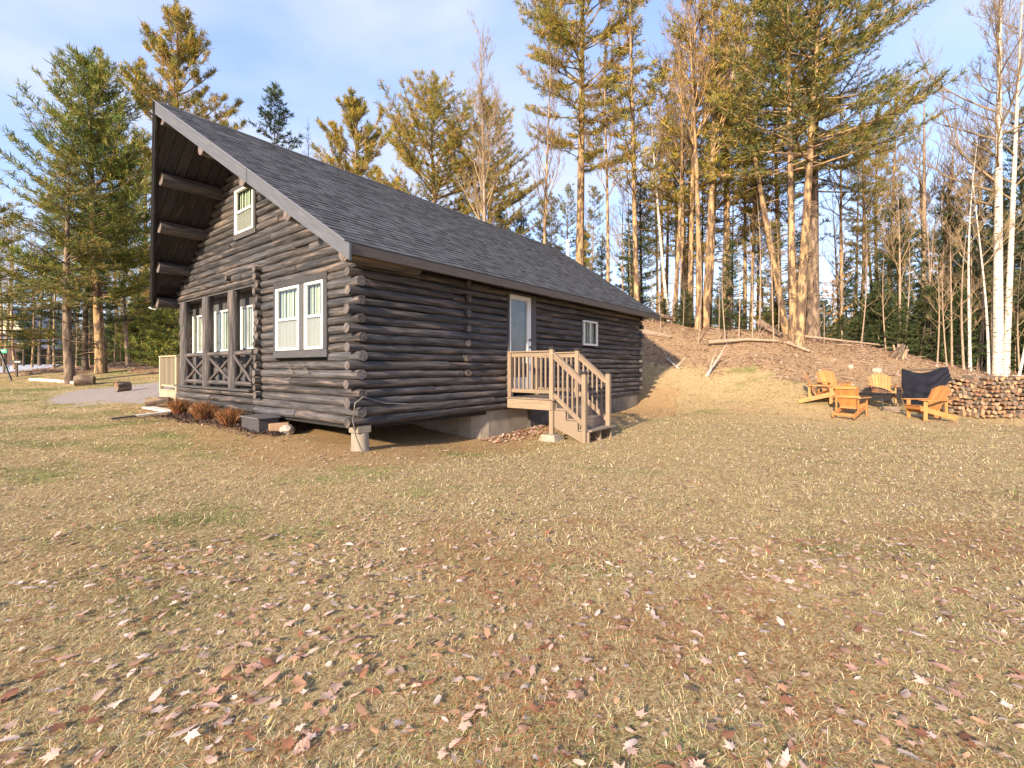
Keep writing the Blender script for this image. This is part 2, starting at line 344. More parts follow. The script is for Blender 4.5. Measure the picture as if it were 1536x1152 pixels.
# ground material: straw / soil / litter / gravel mixed by masks
def ground_mat():
    m = bpy.data.materials.new('lawn_soil_and_litter'); m.use_nodes = True; t = m.node_tree; N = t.nodes; l = t.links.new; b = N['Principled BSDF']
    geo = N.new('ShaderNodeNewGeometry')
    def noise(s, d=6, r=.6, st=(1, 1, 1)):
        mp = N.new('ShaderNodeMapping'); mp.inputs['Scale'].default_value = st; l(geo.outputs['Position'], mp.inputs['Vector'])
        n = N.new('ShaderNodeTexNoise'); n.inputs['Scale'].default_value = s; n.inputs['Detail'].default_value = d; n.inputs['Roughness'].default_value = r
        l(mp.outputs['Vector'], n.inputs['Vector']); return n.outputs['Fac']
    def ramp(f, els):
        r = N.new('ShaderNodeValToRGB'); cr = r.color_ramp
        while len(cr.elements) > 1: cr.elements.remove(cr.elements[0])
        cr.elements[0].position = els[0][0]; cr.elements[0].color = (*els[0][1], 1)
        for p, c in els[1:]: e = cr.elements.new(p); e.color = (*c, 1)
        l(f, r.inputs['Fac']); return r.outputs['Color']
    def mix(f, a, c):
        n = N.new('ShaderNodeMix'); n.data_type = 'RGBA'; l(f, n.inputs['Factor']); l(a, n.inputs['A']); l(c, n.inputs['B']); return n.outputs['Result']
    fine = noise(38, 8, .75); med = noise(5, 6, .65); big = noise(.55, 4, .6, (1, 1.6, 1))
    straw = ramp(fine, [(.32, (.10, .065, .03)), (.42, (.31, .21, .105)), (.52, (.57, .42, .22)), (.66, (.76, .63, .39))])
    green = ramp(fine, [(.3, (.08, .085, .03)), (.5, (.24, .24, .085)), (.7, (.45, .40, .18))])
    sx_ = N.new('ShaderNodeSeparateXYZ'); l(geo.outputs['Position'], sx_.inputs['Vector']); gl = N.new('ShaderNodeMapRange'); gl.inputs['From Min'].default_value = 1; gl.inputs['From Max'].default_value = -7; gl.inputs['To Max'].default_value = .09; l(sx_.outputs['X'], gl.inputs['Value']); ga = N.new('ShaderNodeMath'); ga.operation = 'ADD'; l(big, ga.inputs[0]); l(gl.outputs['Result'], ga.inputs[1]); big = ga.outputs[0]
    gm = N.new('ShaderNodeMapRange'); gm.inputs['From Min'].default_value = .56; gm.inputs['From Max'].default_value = .70; l(big, gm.inputs['Value'])
    lawn = mix(gm.outputs['Result'], straw, green)
    litter = ramp(fine, [(.30, (.06, .04, .025)), (.42, (.24, .155, .09)), (.53, (.44, .30, .18)), (.64, (.58, .42, .26)), (.76, (.68, .56, .42))])
    vor = N.new('ShaderNodeTexVoronoi'); vor.inputs['Scale'].default_value = 11; l(geo.outputs['Position'], vor.inputs['Vector'])
    dirt = ramp(fine, [(.3, (.20, .12, .055)), (.5, (.47, .31, .155)), (.7, (.64, .46, .26))])
    grav = ramp(noise(60, 4, .8), [(.3, (.15, .115, .10)), (.45, (.36, .30, .27)), (.7, (.62, .56, .53))])
    at = N.new('ShaderNodeAttribute'); at.attribute_name = 'col'; sp = N.new('ShaderNodeSeparateColor'); l(at.outputs['Color'], sp.inputs['Color'])
    def masked(ch, w=.5):
        a = N.new('ShaderNodeMath'); a.operation = 'ADD'; l(sp.outputs[ch], a.inputs[0])
        q = N.new('ShaderNodeMapRange'); q.inputs['To Min'].default_value = -w; q.inputs['To Max'].default_value = w; l(med, q.inputs['Value']); l(q.outputs['Result'], a.inputs[1])
        s = N.new('ShaderNodeMapRange'); s.interpolation_type = 'SMOOTHSTEP'; s.inputs['From Min'].default_value = .25; s.inputs['From Max'].default_value = .75
        l(a.outputs[0], s.inputs['Value']); return s.outputs['Result']
    c = mix(masked('Green', .8), lawn, dirt); c = mix(masked('Blue'), c, grav); c = mix(masked('Red', .9), c, litter)
    l(c, b.inputs['Base Color']); b.inputs['Roughness'].default_value = .95; b.inputs['Specular IOR Level'].default_value = .1
    bp = N.new('ShaderNodeBump'); bp.inputs['Strength'].default_value = 1; bp.inputs['Distance'].default_value = .07; l(fine, bp.inputs['Height'])
    l(bp.outputs['Normal'], b.inputs['Normal']); return m
ground = np_mesh('ground', gv, gf, gcol, gv, ground_mat(), smooth=True); ground['kind'] = 'structure'

# ------------------------------------------------------------------ grass blades, needles and leaves
RS = np.random.RandomState(11)
def in_house(x, y, pad=0.0):
    s, t = s_t(x, y); return (s > -pad) & (s < CL+pad) & (t > -pad) & (t < CW+pad)
def scatter(n, y0, y1, mx=1.25, pad=1.0):
    y = y0+(y1-y0)*RS.rand(n*2); w = mx*y+pad; keep = RS.rand(n*2) < w/(mx*y1+pad); y = y[keep][:n]
    x = (RS.rand(len(y))*2-1)*(mx*y+pad); return x, y
greenp = lambda x, y: (.25+.75*sstep(1.5, -2.5, x)*sstep(2.0, 4.0, y))*sstep(.53, .64, fbm(x*.55+4, y*.9+1, 3)+.10*sstep(0, 6, -x)*sstep(2.5, 5, y))
def blades(n, y0, y1, lmin, lmax, wid, tuft=10, name='grass', trad=.02, el=(4, 50)):
    nt = max(1, n//tuft); tx, ty = scatter(nt, y0, y1); nt = len(tx)
    x = np.repeat(tx, tuft)+RS.randn(nt*tuft)*trad; y = np.repeat(ty, tuft)+RS.randn(nt*tuft)*trad
    bk = bankmask(x, y); gr = gravelmask(x, y); dm = dirtmask(x, y)
    keep = (~in_house(x, y, .02)) & (gr < .3+.3*RS.rand(len(x))) & (bk < RS.rand(len(x))*.8) & (dm < .35+RS.rand(len(x))*.9)
    tid = np.repeat(np.arange(nt), tuft)[keep]; x = x[keep]; y = y[keep]; m = len(x)
    z = gza(x, y)-.004
    az = RS.rand(m)*2*np.pi; e = np.radians(el[0]+(el[1]-el[0])*RS.rand(m)**1.6)
    Ln = lmin+(lmax-lmin)*RS.rand(m); d = np.stack([np.cos(az)*np.cos(e), np.sin(az)*np.cos(e), np.sin(e)], 1)
    side = np.stack([-np.sin(az), np.cos(az), np.zeros(m)], 1)*(wid*(.6+.8*RS.rand(m)))[:, None]/2
    p0 = np.stack([x, y, z], 1); bend = RS.randn(m, 3)*.12*Ln[:, None]
    p1 = p0+d*(Ln*.55)[:, None]+bend*.5; p1[:, 2] = np.maximum(p1[:, 2], z+.004)
    p2 = p0+d*Ln[:, None]+bend; p2[:, 2] = np.maximum(p2[:, 2]-Ln*.18, z+.003)
    v = np.stack([p0-side, p0+side, p1+side*.8, p1-side*.8, p2+side*.15, p2-side*.15], 1).reshape(-1, 3)
    k = np.arange(m)[:, None]*6
    f = np.concatenate([k+[0, 1, 2, 3], k+[3, 2, 4, 5]], 0)
    g = greenp(x, y)*.9; tg = RS.rand(nt)[tid]
    isg = RS.rand(m) < np.clip(g+.11+.30*(tg > .86), 0, .9)
    pal = np.array([(.64, .50, .26), (.76, .63, .37), (.55, .40, .20), (.24, .14, .07), (.82, .71, .52), (.58, .45, .23)])
    c = pal[RS.choice(6, m, p=[.27, .20, .18, .15, .10, .10])]*(.6+.6*RS.rand(m))[:, None]
    gp = np.array([(.18, .24, .065), (.28, .32, .10), (.40, .40, .16)])
    c = np.where(isg[:, None], gp[RS.choice(3, m)]*(.8+.5*RS.rand(m))[:, None], c)
    return v, f, np.repeat(c, 6, 0)
def merge(parts):
    vs = []; fs = []; cs = []; o = 0
    for v, f, c in parts: vs.append(v); fs.append(f+o); cs.append(c); o += len(v)
    return np.concatenate(vs), np.concatenate(fs), np.concatenate(cs)
gp_ = [blades(240000, .9, 3.0, .02, .062, .0023, 16, trad=.022, el=(1, 40)), blades(200000, 3.0, 6.5, .03, .075, .0043, 11, trad=.035, el=(1, 38)),
       blades(115000, 6.5, 11, .045, .09, .008, 8, trad=.05, el=(1, 35)), blades(75000, 11, 19, .06, .12, .018, 6, trad=.08, el=(1, 30))]
gv_, gf_, gc_ = merge(gp_)
grass = np_mesh('dry_grass', gv_, gf_, gc_, gv_, M['grass']); grass['kind'] = 'stuff'
grass['label'] = 'matted straw-coloured winter grass with green tufts across the lawn'; grass['category'] = 'grass'
# rusty pine needles, foreground
def needles(n, y0, y1, w, sx):
    x, y = scatter(n, y0, y1); k = RS.rand(len(x)) < sstep(.42, .62, fbm(x*.8+sx, y*.8+2))*sstep(-5, 1.5, x)+.10; x = x[k]; y = y[k]; m = len(x)
    z = gza(x, y)+.006+RS.rand(m)*.012; a = RS.rand(m)*np.pi; L = .05+.05*RS.rand(m); dx = np.cos(a)*L; dy = np.sin(a)*L; dz = RS.randn(m)*.006
    sd = np.stack([-np.sin(a), np.cos(a), np.zeros(m)], 1)*w/2; p0 = np.stack([x, y, z], 1); p1 = p0+np.stack([dx, dy, dz], 1); up = np.array([0, 0, w])
    v = np.stack([p0-sd, p0+sd, p1+sd+up*.2, p1-sd], 1).reshape(-1, 3); f = np.arange(m)[:, None]*4+[0, 1, 2, 3]
    c = np.array([(.44, .18, .085)])*(.6+.7*RS.rand(m))[:, None]; return v, f, np.repeat(c, 4, 0)
nv, nf, nc = merge([needles(38000, .9, 4.2, .0020, 3), needles(12000, 3.5, 9, .0035, 5)])
nd = np_mesh('pine_needles', nv, nf, nc, nv, M['grass']); props(nd, 'rusty fallen pine needles scattered over the near lawn', 'pine needles', None, 'stuff')

def leaf_shape(kind, seed):
    r = random.Random(seed); pts = []
    if kind == 0:      # maple: five pointed lobes
        pr = [(0, 1.0), (17, .55), (30, .68), (42, .42), (62, .95), (78, .52), (96, .6), (112, .36), (135, .62), (160, .30), (176, .22)]
    elif kind == 1:    # oak: long with rounded lobes
        pr = [(0, 1.15), (9, .9), (17, .62), (27, .78), (40, .45), (56, .52), (78, .30), (98, .42), (125, .36), (150, .62), (172, .75)]
    else:              # oval beech
        pr = [(0, 1.1), (10, .9), (22, .72), (40, .55), (65, .45), (95, .43), (125, .5), (150, .68), (165, .8), (176, .95)]
    l = [(a, q*r.uniform(.9, 1.1)) for a, q in pr]; l = l+[(360-a, q*r.uniform(.9, 1.1)) for a, q in pr[::-1] if 0 < a < 180]
    pts = [(math.sin(math.radians(a))*q, math.cos(math.radians(a))*q) for a, q in l]
    cu, cv, tw = r.uniform(.0, .35), r.uniform(-.25, .3), r.uniform(-.25, .25)
    def zz(x, y): return cu*abs(x)**1.4*.8+cv*y*y*.5+tw*x*y
    v = [(0, 0, 0)]; f = []
    for x, y in pts: v.append((x*.5, y*.5, zz(x*.5, y*.5)*.9))
    for x, y in pts: v.append((x, y, zz(x, y)))
    n = len(pts)
    for i in range(n):
        j = (i+1) % n; f.append((0, 1+i, 1+j)); f.append((1+i, 1+n+i, 1+n+j)); f.append((1+i, 1+n+j, 1+j))
    return np.array(v), np.array(f)
LS = [leaf_shape(k % 3 if k % 3 < 2 or k > 6 else 0, 40+k) for k in range(9)]
LCOL = np.array([(.50, .345, .27), (.40, .235, .175), (.60, .47, .40), (.27, .12, .07), (.20, .135, .10), (.44, .25, .15)])
def leaves(x, y, size, tilt=.10, dz=.008, lift=.0):
    parts = []; which = RS.choice(len(LS), len(x))
    for k, (lv, lf) in enumerate(LS):
        i = np.where(which == k)[0]; m = len(i)
        if not m: continue
        a = RS.rand(m)*2*np.pi; s = size*(.45+.8*RS.rand(m)**1.3); tx = RS.randn(m)*tilt; ty = RS.randn(m)*tilt
        fl = np.where(RS.rand(m) < .4, -1., 1.)
        X = lv[None, :, 0]*s[:, None]; Y = lv[None, :, 1]*s[:, None]; Z = lv[None, :, 2]*(s*fl)[:, None]
        Z2 = Z+X*tx[:, None]+Y*ty[:, None]; xr = X*np.cos(a)[:, None]-Y*np.sin(a)[:, None]; yr = X*np.sin(a)[:, None]+Y*np.cos(a)[:, None]
        z = gza(x[i], y[i]); zmin = Z2.min(1)
        v = np.stack([xr+x[i][:, None], yr+y[i][:, None], Z2+(z+dz-np.maximum(zmin, -.012)+RS.rand(m)*.012)[:, None]], 2).reshape(-1, 3)
        f = (lf[None]+(np.arange(m)*len(lv))[:, None, None]).reshape(-1, 3)
        c = LCOL[RS.choice(6, m, p=[.26, .2, .22, .1, .08, .14])]*(.65+.6*RS.rand(m))[:, None]
        parts.append((v, f, np.repeat(c, len(lv), 0)))
    return merge(parts)
# lawn litter, denser in the foreground; dense on the bank
lx1, ly1 = scatter(4800, 1.0, 3.8); d1 = (fbm(lx1*.9, ly1*.9+7)+.22*RS.randn(len(lx1)) > .40); lx1, ly1 = lx1[d1], ly1[d1]
lx2, ly2 = scatter(3400, 3.8, 7.5); k = RS.rand(len(lx2)) < .30+.4*(fbm(lx2*.6, ly2*.6+3) > .5); lx2, ly2 = lx2[k], ly2[k]
lxf, lyf = scatter(5000, .95, 6.0)
lx3, ly3 = scatter(5500, 7.5, 16); k = (RS.rand(len(lx3)) < .5) & ~in_house(lx3, ly3, .05) & (gravelmask(lx3, ly3) < .5); lx3, ly3 = lx3[k], ly3[k]
bx = RS.uniform(-26, 28, 120000); by = RS.uniform(13, 28, 120000); k = (bankmask(bx, by) > RS.rand(120000)*.8) & (np.abs(bx) < 1.3*by+2); bx, by = bx[k][:56000], by[k][:56000]
# heap of leaves along the foundation under the entry steps
hs = RS.uniform(2.8, 6.5, 900); ht = -np.abs(RS.randn(900))*.35-.02; hx = C0x+ux*hs-uy*ht; hy = C0y+uy*hs+ux*ht
# the nearest 240 leaves are individual objects, the rest one mass
o_ = np.argsort(np.hypot(lx1, ly1)); near = o_[:290]; rest = o_[290:]
sv, sf, scl = merge([leaves(lx1[rest], ly1[rest], .038), leaves(lx2, ly2, .034), leaves(lxf, lyf, .017, .25),  leaves(lx3, ly3, .045), leaves(bx, by, .06, .3, .0), leaves(hx, hy, .05, .3, .015)])
lit = np_mesh('leaf_litter', sv, sf, scl, sv, M['leaf']); props(lit, 'brown and pinkish fallen leaves strewn over lawn and bank', 'leaf litter', None, 'stuff')
protos = []; pn_ = []
KIND_OF = lambda k: (k % 3 if k % 3 < 2 or k > 6 else 0)
for k, (lv, lf) in enumerate(LS):
    for j in range(2):
        ci = int(RS.choice(6, p=[.28, .2, .22, .1, .06, .14])); c = LCOL[ci]*(.85+.3*RS.rand())
        me = bpy.data.meshes.new('fallen_leaf'); me.from_pydata([tuple(p) for p in lv], [], [tuple(int(q) for q in p) for p in lf])
        finish(me, lv, np.tile(c, (len(lv), 1)), lv, M['leaf'], False); protos.append(me); pn_.append((['pointed five-lobed', 'long round-lobed', 'narrow oval'][KIND_OF(k)], ['pale tan', 'reddish tan', 'bleached beige', 'rusty brown', 'dull grey-brown', 'light orange-brown'][ci]))
for n_, i in enumerate(near):
    o = bpy.data.objects.new('fallen_leaf', protos[n_ % len(protos)]); C.objects.link(o)
    s = RS.uniform(.020, .044); o.scale = (s, s, s*RS.choice([-1, 1])); x, y = lx1[i], ly1[i]
    o.location = (x, y, gz(x, y)+.013+RS.rand()*.009); o.rotation_euler = (RS.randn()*.16, RS.randn()*.16, RS.rand()*6.28)
    pk_ = 768+o.location.x/o.location.y*F_PX; where = 'beside the rusty pine needles' if pk_ > 1000 else ('in the greener grass' if pk_ < 500 else 'on the matted straw')
    props(o, '%s %s dead leaf %s nearest the viewer' % (pn_[n_ % len(protos)][1], pn_[n_ % len(protos)][0], where), 'fallen leaf', 'dead leaves lying in the foreground grass')
# ------------------------------------------------------------------ log cabin (local x along the side wall, y along the gable wall)
cab = thing('log_cabin', 'charcoal-stained log cabin with grey shingle roof and deep prow gable', 'cabin', (C0x, C0y, 0), _ang)
LZ0 = .49; PIT = .1445; NC = 18; LR = .076
def T_AT(px, s=0.0):      # gable-wall coordinate seen at pixel column px, on the plane x=s
    r = (px-768)/F_PX; ax = C0x+s*ux; ay = C0y+s*uy      # X=ax-uy*t, Y=ay+ux*t
    return (ax-r*ay)/(uy+r*ux)
def S_AT(px, t=0.0):      # side-wall coordinate at pixel column px, on the plane y=t
    r = (px-768)/F_PX; ax = C0x-t*uy; ay = C0y+t*ux
    return (r*ay-ax)/(ux-r*uy)
def ZW(py, s, t): Y = C0y+uy*s+ux*t; return CAM_Z-(py-HOR)/F_PX*Y
def sub_iv(iv, cuts):
    out = [iv]
    for a, b in cuts:
        n = []
        for p, q in out:
            if b <= p or a >= q: n.append((p, q)); continue
            if a > p: n.append((p, a))
            if b < q: n.append((b, q))
        out = n
    return [i for i in out if i[1]-i[0] > .06]
R3 = random.Random(21)
def tone(): k = R3.uniform(.62, 1.38); w = R3.uniform(-.07, .06); return (k*(1+w), k, k*(1-w))
def log_seg(mb, f, a, b, r, endcols=True, jit=.035):
    n = max(2, int((b-a)/.17)+1); pts = []; rad = []; z1, z2 = R3.uniform(-.006, .006), R3.uniform(-.006, .006); ph = R3.uniform(0, 6)
    for i in range(n):
        x = a+(b-a)*i/(n-1); q = i/(n-1)
        pts.append(f(x, z1+(z2-z1)*q+.004*math.sin(x*2.3+ph))); rad.append(r*(1+.045*math.sin(x*1.7+ph)+R3.uniform(-.035, .035)))
    t = tone()
    mb.tube(pts, rad, 12, t, True, jit+.012, capcol=(t[0]*1.5, t[1]*1.4, t[2]*1.35), r=R3)
def log_wall(mb, mapf, a0, a1, courses, cuts, par, ext=(.0, .0), splice=True, rad=LR):
    """mapf(x, dz, z) -> local point; par: parity of courses that run past the corner"""
    for i in courses:
        z = LZ0+PIT*(i+.5); long = (i % 2 == par)
        p, q = a0-(ext[0]*R3.uniform(.9, 1.05) if long else -.02), a1+(ext[1] if long else -.02)
        cc = [(c[0], c[1]) for c in cuts if c[2] < z+PIT*.25 and c[3] > z-PIT*.25]
        for u0, u1 in sub_iv((p, q), cc):
            js = [u0]
            if splice:
                x = u0+R3.uniform(1.3, 4.2)
                while x < u1-.7: js.append(x); x += R3.uniform(1.2, 4.2)
            js.append(u1)
            for k in range(len(js)-1):
                r = rad*R3.uniform(.90, 1.07); o = R3.uniform(-.016, .016)
                log_seg(mb, lambda x, dz, z=z, o=o: mapf(x, z+dz, o), js[k]+(.002 if k else 0), js[k+1]-.002, r)
# openings
t_w0, t_w1 = T_AT(494, -.05), T_AT(414, -.05)
s_d0, s_d1 = S_AT(760, -.03), S_AT(799, -.03)
s_k0, s_k1 = S_AT(873.5, -.06), S_AT(894.5, -.06)
PO0, PO1 = T_AT(385), 7.80          # porch opening
fro = MB(); rc = range(NC+1)
fmap = lambda x, z, o: Vector((o, x, z))
log_wall(fro, fmap, 0, PO0, range(0, NC+1), [(t_w0+.03, t_w1-.03, 1.60, 2.93)], 1, (.165, 0))
# porch base: three courses, header above
log_wall(fro, fmap, PO0, CW, [0, 1, 2], [], 1, (0, .1), rad=LR*1.0)
ZH = 3.03
e0 = 3.17; SL = 3.07/4.47
def roof_z(t): return e0+SL*(min(t, CW-t)+.5)
def gable(mb, mp, base_i, cuts=()):
    i = base_i
    while True:
        z = LZ0+PIT*(i+.5); zz = z+.195
        tm = (zz-e0)/SL-.5
        if tm > CW/2-.12: break
        tm = max(tm, -.02); cc = [(c[0], c[1]) for c in cuts if c[2] < z+PIT*.25 and c[3] > z-PIT*.25]
        for u0, u1 in sub_iv((tm, CW-tm), cc):
            js = [u0]; x = u0+R3.uniform(.8, 2.2)
            while x < u1-.5: js.append(x); x += R3.uniform(.9, 2.6)
            js.append(u1)
            for k in range(len(js)-1):
                r = LR*R3.uniform(.95, 1.07); o = R3.uniform(-.01, .012)
                log_seg(mb, lambda x, dz, z=z, o=o: mp(x, z+dz, o), js[k]+.002, js[k+1]-.002, r)
        i += 1
g_w = (T_AT(384.5, -.05)-.0, T_AT(356, -.05)+.0, ZW(345, 0, 3.6)-.02, ZW(277, 0, 3.6)+.02)
gw0, gw1 = g_w[0]-.06, g_w[1]+.06
for i in (18,):      # header courses over the porch
    pass
log_wall(fro, fmap, PO0, CW, [18], [], 0, (0, .05))
gable(fro, fmap, 19, [(gw0+.03, gw1-.03, g_w[2]-.04, g_w[3]+.04)])
fro.build('gable_wall', M['log'], cab)
bk = MB()   # board backing behind the logs closes the gaps
bk.box((.06, PO0/2, (LZ0+3.1)/2), (.04, PO0, 3.1-LZ0)); bk.build('wall_backing', M['dark'], cab)
gb = MB(); zt = roof_z(CW/2)-.11
def prism(mb, poly, x0, x1, col=(1, 1, 1)):
    n = len(poly); v = [(x0, *p) for p in poly]+[(x1, *p) for p in poly]
    mb.add(v, [tuple(range(n))[::-1], tuple(range(n, 2*n))]+[(i, (i+1) % n, n+(i+1) % n, n+i) for i in range(n)], col)
prism(gb, [(.05, 3.08), (CW-.05, 3.08), (CW-.05, roof_z(0)-.11), (CW/2, zt), (.05, roof_z(0)-.11)], .02, .05)
prism(gb, [(.05, LZ0), (CW-.05, LZ0), (CW-.05, roof_z(0)-.11), (CW/2, zt), (.05, roof_z(0)-.11)], CL-.06, CL-.03)
gb.build('wall_backing', M['dark'], cab)
# side wall
sid = MB(); smap = lambda x, z, o: Vector((x, o, z))
cuts = [(s_d0, s_d1, .8, 3.0), (s_k0+.02, s_k1-.02, 2.03, 2.66)]
log_wall(sid, smap, 0, CL, range(0, NC+1), cuts, 0, (.18, .16))
sid.build('side_wall', M['log'], cab)
b2 = MB(); b2.box((CL/2, .05, (LZ0+3.15)/2+.2), (CL-.1, .03, 3.15-LZ0+.2))
b2.box((CL/2, .20, LZ0-.02), (CL-.1, .3, .1)); b2.box((.2, CW/2, LZ0-.02), (.3, CW-.1, .1)); b2.build('wall_backing', M['dark'], cab)
# rear and far walls, plainer
far = MB(); log_wall(far, lambda x, z, o: Vector((x, CW+o, z)), 0, CL, range(0, NC+1), [], 0, (.0, .16), splice=False); far.build('far_wall', M['log'], cab)
rear = MB(); log_wall(rear, lambda x, z, o: Vector((CL+o, x, z)), 0, CW, range(0, NC+1), [], 1, (.18, .16), splice=False)
gable(rear, lambda x, z, o: Vector((CL+o, x, z)), 19); rear.build('rear_wall', M['log'], cab)
# protruding ends of partition logs
def ends(name, fn, idx, length, r=LR*.92):
    for i in idx:
        mb = MB()
        z = LZ0+PIT*(i+.5)+.004; a, b = fn(z); L = (b-a)
        t = tone(); mb.tube([a, a+L*.5, b], [r*R3.uniform(.9, 1.05)]*3, 10, t, True, .07, capcol=(t[0]*1.7, t[1]*1.5, t[2]*1.3), r=R3); mb.build(name, M['log'], cab)
sp = S_AT(708, -.2)
ends('log_end', lambda z: (Vector((sp+R3.uniform(-.03, .03), .05, z)), Vector((sp+R3.uniform(-.02, .02), -.10-R3.uniform(.02, .06), z))), range(5, 19, 2), .2)
tp = T_AT(388, -.1)
ends('log_end', lambda z: (Vector((.1, tp+R3.uniform(-.03, .03), z)), Vector((-.12-R3.uniform(.02, .08), tp, z))), list(range(2, 20, 1)), .2, LR*.86)
ends('beam_end', lambda z: (Vector((.1, T_AT(343, -.1), z)), Vector((-.16, T_AT(343, -.1), z))), [19], .2)

# wall lower rim beam
# --- porch: recessed board wall, posts, rail, braces
BW = .26
pb = MB(); x = PO0-.1
pw = []
for (a, b, ya, yb) in ((292, 307, 474, 530), (325, 348, 466, 527), (364.5, 383.5, 459, 524)):
    t1, t0 = T_AT(a, BW), T_AT(b, BW); tm = (t0+t1)/2; pw.append((t0, t1, ZW(yb, BW, tm), ZW(ya, BW, tm)))
while x < CW-.02:
    w = .20; xe = min(x+w, CW-.02)
    zs = sub_iv((.80, 3.06), [(c[2]+.03, c[3]-.03) for c in pw if x+w*.5 > c[0]+.02 and x+w*.5 < c[1]-.02])
    for a, b in zs: pb.box((BW+.02, (x+xe)/2, (a+b)/2), (.03+R3.uniform(0, .004), xe-x-.006, b-a), col=tone())
    x = xe
pb.box((BW+.06, (PO0+CW)/2, 1.9), (.02, CW-PO0, 2.3), col=(.4, .4, .4))
pb.build('porch_board_wall', M['trim'], cab)
pf = MB(); pf.box((BW/2-.05, (PO0+CW)/2, LZ0+3*PIT+.01), (BW+.2, CW-PO0, .04)); pf.build('porch_sill', M['trim'], cab); pf = MB(); pf.box((BW/2, (PO0+CW)/2, 3.06), (BW+.1, CW-PO0, .03)); pf.build('porch_ceiling', M['trim'], cab)
ZS = LZ0+3*PIT+.03
post_t = [T_AT(278, -.02), T_AT(312, -.02), T_AT(351, -.02)]
for t in post_t:
    mb = MB(); n = 9; mb.tube([Vector((-.02+R3.uniform(-.004, .004), t+R3.uniform(-.005, .005), ZS+(ZH-ZS)*i/n)) for i in range(n+1)], [.115*R3.uniform(.96, 1.04) for _ in range(n+1)], 14, (1.25, 1.2, 1.18), True, .02, r=R3)
    mb.build('porch_post', M['log'], cab)
bays = [(PO0+.02, post_t[2]), (post_t[2], post_t[1]), (post_t[1], post_t[0])]
for a, b in bays:
    mb = MB(); a += .08; b -= .08
    for z in (ZS+.10, 1.70): mb.tube([(-.02, a, z), (-.02, (a+b)/2, z+.008), (-.02, b, z)], .05, 10, (1.4, 1.35, 1.3), True, .03, r=R3)
    mb.build('porch_rail', M['log'], cab)
    mb = MB(); mb.tube([(-.045, a, ZS+.15), (-.045, (a+b)/2, (ZS+1.80)/2), (-.045, b, 1.66)], .036, 8, (1.3, 1.2, 1.15), True, .03, r=R3); mb.build('porch_brace', M['log'], cab)
    mb = MB(); mb.tube([(.0, b, ZS+.15), (.0, (a+b)/2, (ZS+1.80)/2), (.0, a, 1.66)], .036, 8, (1.3, 1.2, 1.15), True, .03, r=R3); mb.build('porch_brace', M['log'], cab)

# --- windows
class WF:    # frame builder: maps (a along wall, z, d outwards) to cabin coordinates
    def __init__(s, kind, plane): s.k = kind; s.p = plane
    def box(s, mb, a0, a1, z0, z1, d0, d1, col=(1, 1, 1), ch=0.0):
        if s.k == 'g': c = (s.p-(d0+d1)/2, (a0+a1)/2, (z0+z1)/2); d = (d1-d0, a1-a0, z1-z0)
        else: c = ((a0+a1)/2, s.p-(d0+d1)/2, (z0+z1)/2); d = (a1-a0, d1-d0, z1-z0)
        mb.box(c, d, None, col, ch)
def sash(w, par, a0, a1, z0, z1, rail=True, slide=False, fr=.045, cur='curtain', dd=0.0, split_tone=False):
    fo = MB(); d0, d1 = .03+dd, .085+dd
    w.box(fo, a0, a0+fr, z0, z1, d0, d1, ch=.004); w.box(fo, a1-fr, a1, z0, z1, d0, d1, ch=.004)
    w.box(fo, a0+fr, a1-fr, z0, z0+fr, d0, d1, ch=.004); w.box(fo, a0+fr, a1-fr, z1-fr, z1, d0, d1, ch=.004)
    if rail: zm = (z0+z1)/2-.01; w.box(fo, a0+fr, a1-fr, zm-.02, zm+.025, d0+.005, d1-.006, ch=.003)
    if slide: am = (a0+a1)/2; w.box(fo, am-.018, am+.018, z0+fr, z1-fr, d0+.005, d1-.006, ch=.003)
    # thin inner stops
    for q0, q1 in ((a0+fr, a0+fr+.014), (a1-fr-.014, a1-fr)): w.box(fo, q0, q1, z0+fr, z1-fr, d0+.012, d1-.02)
    f = fo.build('window_frame', M['white'], par)
    g = MB(); w.box(g, a0+fr, a1-fr, z0+fr, z1-fr, d0+.02, d0+.024); g.build('pane', M['glass'], f)
    c = MB(); n = 18; L = a1-a0-2*fr
    for i in range(n):
        q = a0+fr+L*i/n; dpt = -.03+.012*math.sin(i*1.9)+.006*math.sin(i*3.7)
        w.box(c, q, q+L/n*1.15, z0+fr*.5, z1-fr*.5, dpt, dpt+.01, col=(.8+.25*math.sin(i*1.9),)*3)  # fold shading put into the colour: strips lying deeper are darker
    c.build('curtain', M[cur], f)
    if split_tone:
        s2 = MB(); zm = (z0+z1)/2-.02; w.box(s2, a0+fr, a1-fr, z0+fr, zm, d0+.008, d0+.011); s2.build('insect_screen', MSCR, f)
    return f
def mat_screen():
    m = bpy.data.materials.new('insect_screen'); m.use_nodes = True; N = m.node_tree.nodes; b = N['Principled BSDF']; b.inputs['Base Color'].default_value = (.34, .34, .33, 1)
    b.inputs['Roughness'].default_value = .9; b.inputs['Alpha'].default_value = .45; return m
MSCR = mat_screen()
wg = WF('g', -LR*.4)
tr = MB(); FT = .10
a0, a1, z0, z1 = t_w0, t_w1, 1.57, 2.97
for q in ((a0, a1, z1-.12, z1), (a0, a1, z0, z0+.13), (a0, a0+FT, z0+.13, z1-.12), (a1-FT, a1, z0+.13, z1-.12)): wg.box(tr, *q, -.02, .075, tone(), .006)
ml, mr_ = T_AT(458.5, -.08), T_AT(450.5, -.08)
wg.box(tr, ml, mr_, z0+.13, z1-.12, -.02, .07, tone(), .006)
wf_ = tr.build('window_trim', M['trim'], cab)
for (p, q) in ((a0+FT, ml), (mr_, a1-FT)): sash(wg, cab, p+.004, q-.004, z0+.135, z1-.125, split_tone=True)
